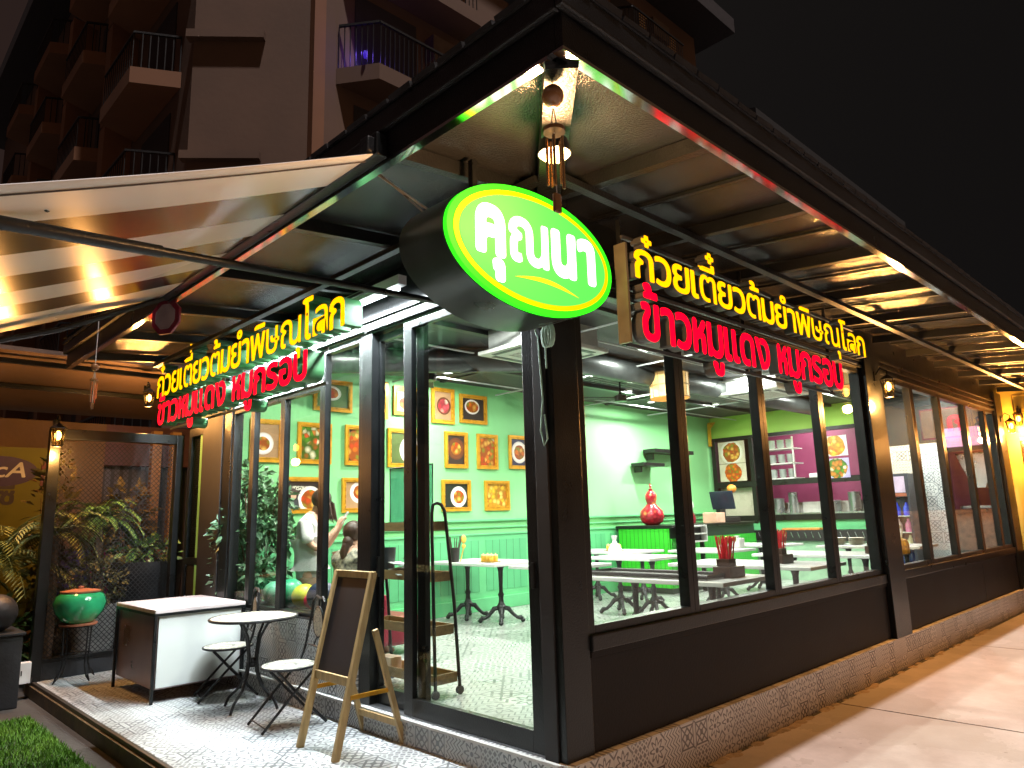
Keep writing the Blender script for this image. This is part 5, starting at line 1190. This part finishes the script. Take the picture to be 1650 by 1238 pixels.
# seated woman
A = R(15)
t = thing('person', 'person sitting with dark hair tied low, in a patterned dress over a yellow skirt', 'person', (.90, 3.92, 0), A)
body = [[((0, 0, .60), .15), ((.0, 0, .78), .135), ((.02, 0, .98), .14), ((.03, 0, 1.12), .10), ((.05, 0, 1.185), .055), ((.08, 0, 1.25), .075), ((.085, 0, 1.325), .10), ((.07, 0, 1.39), .075)], [((.085, 0, 1.325), .10), ((.175, 0, 1.29), .033), ((.2, 0, 1.285), .013)]]
for s_ in (-1, 1):
    body += [[((.03, 0, 1.12), .10), ((.01, .17 * s_, 1.09), .06), ((.06, .23 * s_, .87), .045), ((.12, .22 * s_, .78), .042), ((.32, .13 * s_, .80), .032), ((.38, .10 * s_, .82), .027)]] + hand((.38, .10 * s_, .82), (1, -.2 * s_, 0), (0, 0, -1), s_)
    body += [[((0, 0, .60), .15), ((.06, .1 * s_, .56), .1), ((.45, .12 * s_, .54), .068), ((.48, .12 * s_, .3), .056), ((.44, .12 * s_, .07), .036), ((.52, .12 * s_, .035), .035), ((.6, .13 * s_, .025), .026)]]
skin_mesh('body', body, SKIN, t)
DRS = mat('patterned_dress', (.5, .46, .34), .8, 0, .1, 26, hue2=(.03, .035, .04))
dr = [[((0, 0, .78), .17), ((.02, 0, .98), .165), ((.03, 0, 1.12), .115), ((.04, 0, 1.155), .07)], [((0, 0, .78), .17), ((0, 0, .64), .175)]] + [[((.03, 0, 1.12), .115), ((.01, .18 * s_, 1.075), .08), ((.045, .235 * s_, .94), .072)] for s_ in (-1, 1)]
skin_mesh('dress', dr, DRS, t)
sk = [[((-.02, 0, .62), .19), ((.0, 0, .54), .19)]] + [[((.0, 0, .54), .19), ((.15, .1 * s_, .55), .115), ((.42, .12 * s_, .55), .09)] for s_ in (-1, 1)]
skin_mesh('skirt', sk, mat('yellow_skirt', (.5, .42, .04), .8, 0, .5, 9), t)
def hair2(c, f, u, s_):
    b = MB(); b.ball(c - f * .028 + u * .022, .118, (1, .98, 1), 14); b.ball(c - f * .10 - u * .10, .06, (1, 1, 1.2), 10)
    b.tube([c - f * .11 - u * .12, c - f * .15 - u * .22, c - f * .13 - u * .34], [.05, .045, .012], 8); b.build('hair', HAIR, t, True, False)
    b = MB()
    for k in (-1, 1): b.ball(c + s_ * k * .1 - u * .01, .022, (.6, .6, 1.2), 8)
    b.build('ears', SKIN, t, True, False)
head_parts(t, (.085, 0, 1.325), (1, 0, -.1), (.1, 0, 1), hair2, HAIR)
ch = thing('dining_chair', 'plain dark chair under the seated person', 'chair', (.90, 3.92, 0), A); MB().box((-.2, -.2, .40), (.24, .2, .445), .01).build('seat', BLACKM, ch, False, False)
for x in (-.18, .2):
    for y in (-.18, .16): MB().box((x, y, 0), (x + .03, y + .03, .398)).build('leg', BLACKM, ch, False, False)

# ------------------------------------------------------------------ garden behind the screen
def palm(label, x, y, z, h, n, L_, seed, group='palms behind the terrace', m=PALM):
    t = thing('palm_plant', label, 'plant', (x, y, z), 0, group); rg = random.Random(seed)
    MB().tube([(0, 0, 0), (.02, .01, h * .5), (.0, .03, h)], [.07, .06, .05], 8).build('trunk', TRUNK, t, True, False); b = MB()
    for k in range(n):
        a = k * 2.399 + rg.uniform(-.2, .2); el = rg.uniform(.25, 1.25); d = Vector((math.cos(a) * math.cos(el), math.sin(a) * math.cos(el), math.sin(el))); p = Vector((0, .03, h)); L2 = L_ * rg.uniform(.75, 1.1); pts = [p.copy()]
        for q in range(9): d = (d + Vector((0, 0, -.13 - .03 * q))).normalized(); p = p + d * L2 / 9; pts.append(p.copy())
        b.tube(pts, [.009 - .0008 * i for i in range(10)], 4)
        for i in range(1, 10):
            dd = (pts[i] - pts[i - 1]).normalized(); sd = dd.cross(Vector((0, 0, 1))).normalized()
            for g in (0, .5):
                for s_ in (-1, 1):
                    q = pts[i - 1].lerp(pts[i], g); ld = dd * .7 + sd * s_ + Vector((0, 0, -.25)); b.leaf(q, ld, L2 * .30 * (1.1 - i * .07), .014, Vector((0, 0, 1)))
    b.build('crown', m, t, False, False, fixn=False); return t
palm('drooping palm left of the mesh screen post, in front of the yellow banner', -1.78, 7.4, -.3, 1.35, 26, 1.15, 1)
palm('palm at the left picture edge behind the planter box', -2.25, 7.7, -.3, 1.0, 22, 1.1, 2)
PALMB = mat('fresh_palm_green', (.06, .16, .03), .45, 0, .4, 2, hue2=(.12, .24, .05))
palm('bright green palm behind the middle of the mesh screen', -.64, 7.5, -.3, 1.85, 30, .62, 3, m=PALMB)
palm('slender yellowish palm right behind the mesh screen post', -1.2, 7.2, -.3, 1.7, 14, .7, 4)
def bush(label, x, y, z, r, h, n, m, seed, L0=.13, pot=None, name='garden_bush'):
    t = thing(name, label, 'plant', (x, y, z), 0, 'bushes behind the terrace'); rg = random.Random(seed); z0 = 0
    if pot:
        pr, phh, pm = pot; MB().lathe([(0, 0), (pr * .72, 0), (pr, phh * .85), (pr * 1.06, phh * .88), (pr * 1.06, phh), (pr * .95, phh), (pr * .9, phh * .9), (0, phh * .88)], (0, 0, 0), 24).build('pot', pm, t, True, False); z0 = phh * .88
    b = MB()
    for k in range(6): a = rg.random() * 6.28; b.tube([(0, 0, z0), (r * .3 * math.cos(a), r * .3 * math.sin(a), z0 + h * .4), (r * .6 * math.cos(a), r * .6 * math.sin(a), z0 + h * .8)], [.014, .01, .004], 5)
    b.build('stem', TRUNK, t, True, False); b = MB(); leaf_cloud(b, n, (0, 0, z0 + h * .55), (r, r, h * .52), L0, rg); b.build('foliage', m, t, False, False, fixn=False)
bush('bushy shrub in a grey cement pot behind the green glazed jar', -.72, 7.15, -.3, .34, .65, 520, mat('olive_leaf', (.07, .09, .03), .5, 0, .4, 2, hue2=(.15, .13, .05)), 21, .10, (.27, .85, GREYPOT))
bush('dark shrub in a large round black planter behind the serving counter', -.08, 7.4, -.3, .42, .45, 260, LEAF, 22, .14, (.44, 1.32, DPOT))
bush('reddish flowering shrub high behind the screen post', -1.12, 7.7, -.3, .28, 2.7, 420, mat('reddish_leaf', (.20, .10, .05), .5, 0, .4, 2, hue2=(.12, .16, .05)), 23, .14)
bush('low dark shrub between the screen and the planter box', -1.75, 7.6, -.3, .5, .9, 480, LEAF, 24, .15)
bush('yellowish tuft of leaves behind the right part of the screen', -.02, 8.6, .9, .35, 1.1, 260, mat('dry_leaf', (.22, .17, .06), .6, 0, .3, 3), 25, .2)
# yellow banner with purple oval
t = thing('yellow_banner', 'yellow banner with a purple oval emblem and dark writing behind the palms', 'banner', (-1.7, 9.0, 1.0)); YB = 9.0
MB().box((-2.7, YB, .25), (-.82, YB + .03, 2.62)).build('cloth', mat('yellow_banner_cloth', (.17, .16, .012), .6, 0, .12, 2), t)
bq = lambda u, v, d: (u, YB + d, v)
MB().prism([(-1.56 + .46 * math.cos(a), 2.28 + .21 * math.sin(a)) for a in [i * .1309 for i in range(48)]], bq, -.012, -.001).build('emblem_oval', mat('purple_print', (.05, .025, .14), .5), t)
me, tw = lettering('AcA', .012, lambda u, v, d: (-1.88 + u + v * .3, YB - .016 + d, 2.20 + v), .002, .36, .30, .0, .03); link('emblem_writing', me, [mat('white_print', (.75, .72, .78), .5)] * 2, t)
me, tw = lettering('สิวกาซี', .03, lambda u, v, d: (-2.28 + u, YB - .008 + d, 1.83 + v), .002, .36, .32, .05, .03); link('banner_writing', me, [mat('dark_print', (.05, .035, .05), .5)] * 2, t)
for z, s_, tx in ((1.18, .22, 'อาหาร'), (.85, .22, 'หมูกรอบ')): pass
MB().box((-1.06, YB - .012, 2.08), (-.84, YB - .001, 2.46), .004).build('dark_red_badge', mat('maroon_print', (.16, .02, .04), .5), t)
MB().tube([(-.91, YB - .024, 2.36), (-.98, YB - .024, 2.38), (-1.0, YB - .024, 2.31), (-.92, YB - .024, 2.27), (-.90, YB - .024, 2.20), (-.98, YB - .024, 2.17)], .014, 6).build('badge_mark', mat('pink_print', (.6, .35, .35), .5), t)
# house wall, canopy and posts behind the terrace
HS = thing('garden_house', 'low brown plastered house with dark doorway behind the mesh screen', 'house', (-2, 10, 0))
BW = mat('brown_plaster', (.20, .125, .09), .8, 0, .25, 1.2, .15, 20)
MB().box((-9, 9.6, -.4), (-.1, 9.8, 3.1)).build('wall', BW, HS); MB().box((1.3, 9.6, -.4), (5, 9.8, 3.1)).build('wall', BW, HS); MB().box((-.099, 9.61, 2.45), (1.299, 9.79, 3.1)).build('lintel', mat('plum_plaster', (.12, .06, .10), .7), HS)
MB().box((-.099, 9.9, -.4), (1.299, 9.95, 2.6)).build('doorway_curtain', stripes_mat('blue_grey_curtain', (.10, .10, .17), (.03, .03, .06), 0, .12, .4), HS)
for x in (.52, .82): MB().box((x, 9.3, -.4), (x + .14, 9.44, 3.0)).build('post', mat('tan_post', (.45, .28, .16), .7), HS)
MB().box((-6, 9.45, 2.32), (-1.7, 9.58, 2.65), .01).build('timber_beam', mat('orange_timber', (.40, .13, .03), .6, 0, .3, 2, stretch=(.5, 4, 4)), HS)
t = thing('garden_canopy', 'dark brown lean-to canopy with thin beams beyond the awning', 'canopy', (-2, 8, 3))
MB().obox((-1.2, 8.3, 3.42), (1, 0, 0), (0, 1, -.10), (0, .10, 1), 3.4, 1.5, .025).build('roof_sheet', mat('brown_soffit', (.13, .085, .065), .6, 0, .25, 1), t)
for y, z in ((6.95, 3.47), (8.2, 3.38)): MB().box((-4.5, y - .03, z - .06), (2.1, y + .03, z), .004).build('beam', BLACK, t)
for x in (-4.4, 2.0): MB().box((x - .05, 9.4, -.3), (x + .05, 9.5, 3.28)).build('post', BLACK, t)
lantern('lit bright lamp under the dark canopy beyond the left letter sign', (-.35, 6.95, 3.12), (0, -1, 0), 'wall lanterns', .9, pw=130)
t = thing('unlit_lantern', 'dark unlit hanging lantern in front of the brown house wall', 'lamp', (-2.0, 9.2, 2.6)); MB().lathe([(0, .22), (.03, .2), (.13, .08), (.12, .06), (.09, -.22), (.03, -.26), (.03, -.36), (.09, -.42), (.07, -.5), (0, -.52)], (0, 0, 0), 6).build('cage', BLACK, t, False, False); MB().tube([(0, 0, .2), (0, 0, .75)], .01, 5).build('rod', BLACK, t, True, False)
t = thing('hanging_cloths', 'magenta and orange clothes hanging in front of the dark doorway', 'clothes', (-.7, 9.1, .6))
for x, c, wd in ((-.75, (.05, .04, .2), .40), (-.3, (.30, .02, .12), .3), (.05, (.45, .16, .10), .34), (.42, (.4, .2, .16), .3)):
    b = MB()
    pts = [(x + wd * i / 8, 9.1 + .03 * math.sin(i * 2.1)) for i in range(9)]
    for (a, c1), (d, c2) in zip(pts, pts[1:]): b.box((a, min(c1, c2), .35), (d - .001, max(c1, c2) + .012, 1.15))
    b.build('cloth', mat('cloth_%d' % int(x * 100 + 500), c, .8), t)
MB().tube([(-.9, 9.11, 1.17), (.9, 9.11, 1.17)], .012, 6).build('rail', IRON, t, True)

# ------------------------------------------------------------------ neighbouring shop front at the right
t = thing('neighbour_shop', 'yellow panelled shop front beyond the black window wall', 'shop', (12.3, -.5, 0))
YP = mat('mustard_panel', (.42, .30, .05), .5, 0, .15, 2)
MB().box((12.37, -2.4, 2.62), (12.8, .05, 3.55)).build('wall', YP, t); MB().box((12.37, -.19, .0), (12.8, .05, 2.619)).build('wall', YP, t); MB().box((12.34, -2.4, .6), (12.8, -.192, 1.35)).build('brick_base', mat('pinkish_brick', (.42, .24, .16), .8, 0, .4, 14, .3, 40), t); MB().box((12.36, -2.4, -.34), (12.8, .05, .599)).build('dark_base', WALLPANEL, t)
MB().box((12.33, -2.4, 2.56), (12.8, -.2, 2.617)).build('ledge', mat('warm_ledge', (.5, .3, .15), .5), t); wv = MB().box((12.43, -2.4, 1.352), (12.46, -.195, 2.555)).build('dark_window', mat('brown_glass', (.06, .035, .02), .15, 0, .5, 20), t)
for y in (-.55, -.95): MB().box((12.38, y, 1.352), (12.42, y + .05, 2.555)).build('mullion', BLACK, wv)
b = MB()
for y0, y1 in ((-.17, -.42), (-.46, -.9)): b.tube([(12.365, y0, 2.72), (12.365, y1, 2.72), (12.365, y1, 3.4), (12.365, y0, 3.4)], .012, 5, closed=True)
b.build('moulding', mat('dark_mustard', (.2, .13, .03), .5), t)
t = thing('red_shop_sign', 'red framed sign with red writing at the right picture edge', 'sign', (12.3, -.7, 3.1)); MB().box((12.31, -1.3, 2.72), (12.35, -.5, 3.32), .01).build('board', mat('cream_board', (.6, .45, .25), .5), t); MB().tube([(12.305, -1.29, 2.73), (12.305, -.51, 2.73), (12.305, -.51, 3.31), (12.305, -1.29, 3.31)], .025, 6, closed=True).build('frame', mat('red_frame', (.4, .02, .02), .4), t)
me, tw = lettering('ก', .05, lambda u, v, d: (12.302 + d, -.56 - u, 2.86 + v), .006, .5, .5); link('writing', me, [REDL, REDL], t)

# ------------------------------------------------------------------ apartment block behind
AP = thing('apartment_block', 'tall brown apartment block with balconies, dim in the night behind the shop', 'apartment building', (4, 14, 0))
APW = mat('dim_brown_render', (.145, .084, .056), .85, 0, .25, .35, .1, 8); APP = mat('parapet_orange_render', (.26, .12, .06), .85, 0, .2, .5); APD = mat('dark_recess', (.03, .025, .028), .7)
Zt = 21.6
b = MB(); Pa, Pb = (2.0, 12.9), (4.2, 11.0)
b.prism([(Pa[0], Pa[1]), (Pb[0], Pb[1]), (22, 11.0), (22, 40), (2.0, 40)], lambda u, v, d: (u, v, d), -.4, Zt); b.build('wall', APW, AP)
b = MB(); b.prism([(.75, 12.0), (4.0, 9.6), (23, 9.6), (23, 41), (.75, 41)], lambda u, v, d: (u, v, d), 21.61, 22.3); b.build('roof_eave', APD, AP)
for z in (2.6, 5.7, 8.8, 11.9, 15.0, 18.1):
    # balconies of the long left face (facing -x)
    for y0 in (13.6, 18.6, 23.8, 29):
        b = MB(); b.prism([(1.99, y0), (1.0, y0 + .55), (1.0, y0 + 3.0), (1.99, y0 + 3.4)], lambda u, v, d: (u, v, d), z, z + .42); bal = b.build('balcony', APP, AP)
        b = MB()
        for k in range(14): yy = y0 + .6 + k * .18; b.box((1.04, yy, z + .425), (1.06, yy + .03, z + 1.35))
        for k in range(6): f = k / 6; b.box((1.95 - .9 * f, y0 + .04 + .5 * f, z + .425), (1.975 - .9 * f, y0 + .07 + .5 * f, z + 1.35))
        b.bar((1.97, y0 + .04, z + 1.37), (1.04, y0 + .58, z + 1.37), .05, .05); b.bar((1.05, y0 + .58, z + 1.37), (1.05, y0 + 3.0, z + 1.37), .05, .05); b.build('railing', IRON, bal)
        MB().box((1.97, y0 + .6, z + .43), (1.995, y0 + 2.7, z + 2.7)).build('balcony_door', APD, AP)
    for y0 in (17.3, 22.4, 27.6): MB().box((1.3, y0, z - 2.6), (1.989, y0 + .5, z + .4)).build('pier', APP, AP)
    # balconies of the right face (facing -y)
    for x0 in (4.7, 10.2, 15.6):
        b = MB(); b.prism([(x0, 10.99), (x0 + .65, 10.1), (x0 + 4.0, 10.1), (x0 + 4.4, 10.99)], lambda u, v, d: (u, v, d), z, z + .42); bal = b.build('balcony', APW, AP)
        b = MB()
        for k in range(24): b.box((x0 + .7 + k * .138, 10.13, z + .425), (x0 + .72 + k * .138, 10.15, z + 1.55))
        for k in range(7): f = k / 7; b.box((x0 + .03 + .62 * f, 10.95 - .82 * f, z + .425), (x0 + .05 + .62 * f, 10.97 - .82 * f, z + 1.55))
        b.bar((x0 + .04, 10.95, z + 1.57), (x0 + .68, 10.14, z + 1.57), .06, .06); b.bar((x0 + .68, 10.14, z + 1.57), (x0 + 4.0, 10.14, z + 1.57), .06, .06); b.build('railing', IRON, bal)
        MB().box((x0 + .5, 10.975, z + .43), (x0 + 2.4, 10.995, z + 2.75)).build('balcony_door', APD, AP)
        w_ = MB().box((x0 + 2.7, 10.6, z + 1.75), (x0 + 3.8, 10.985, z + 2.5), .02).build('air_conditioner', mat('dim_ac_box', (.12, .08, .06), .6), AP)
    MB().obox((2.55, 12.36, z + 1.0), (.757, -.654, 0), (.654, .757, 0), (0, 0, 1), .9, .12, .1).build('facade_ledge', APW, AP)
MB().ball((5.1, 10.35, 12.55), .045, (1, 1, 2.5), 10).build('violet_lamp', emis('violet_glow', (.05, .02, .5), .8), AP, True); light('POINT', 'violet_lamp_light', (5.1, 10.5, 12.7), 12, (.2, .1, 1), .1, AP)
lw = MB().box((17.9, 10.96, 19.2), (20.4, 10.995, 20.9)).build('streak_glow', emis('dim_amber_streak', (1, .42, .12), .10), AP); b = MB()  # glowing panel put in for an orange streak of light on the louvre
for k in range(14): b.box((17.85, 10.92, 19.2 + k * .125), (20.45, 10.955, 19.26 + k * .125))
b.build('louvre', APW, lw)
MB().box((4.05, 10.9, -.4), (4.35, 11.2, Zt - .1)).build('corner_pier', APP, AP)
# lower roof ridge far right, behind the shop roof
t = thing('far_building', 'dark house roof with a dim wall behind the right roof edge', 'house', (26, 12, 0))
b = MB(); b.box((24.2, 10, -.3), (41, 20, 17.7)); b.build('wall', mat('far_dim_wall', (.16, .11, .07), .9, 0, .4, .8), t); MB().prism([(9.2, 17.71), (9.2, 18.1), (14.6, 19.9), (20.5, 17.9), (20.5, 17.71)], lambda u, v, d: (d, u, v), 23.4, 41.8).build('roof', mat('far_dark_roof', (.012, .011, .011), .8), t)
b = MB()
for x in (25, 27.6, 30.2, 32.8, 35.4, 38): b.box((x, 9.94, 15.6), (x + 1.3, 9.998, 17.2))
b.build('shutters', APD, t)

# ------------------------------------------------------------------ true size: the plan above was laid out 10/9 too large
KS = .9
for o in bpy.data.objects: o.location = o.location * KS
for me in bpy.data.meshes: me.transform(Matrix.Scale(KS, 4))
for ld in bpy.data.lights:
    if ld.type == 'AREA': ld.size *= KS; ld.size_y *= KS
    if ld.type in ('AREA', 'POINT', 'SPOT'): ld.energy *= KS * KS
    if ld.type == 'POINT': ld.shadow_soft_size *= KS
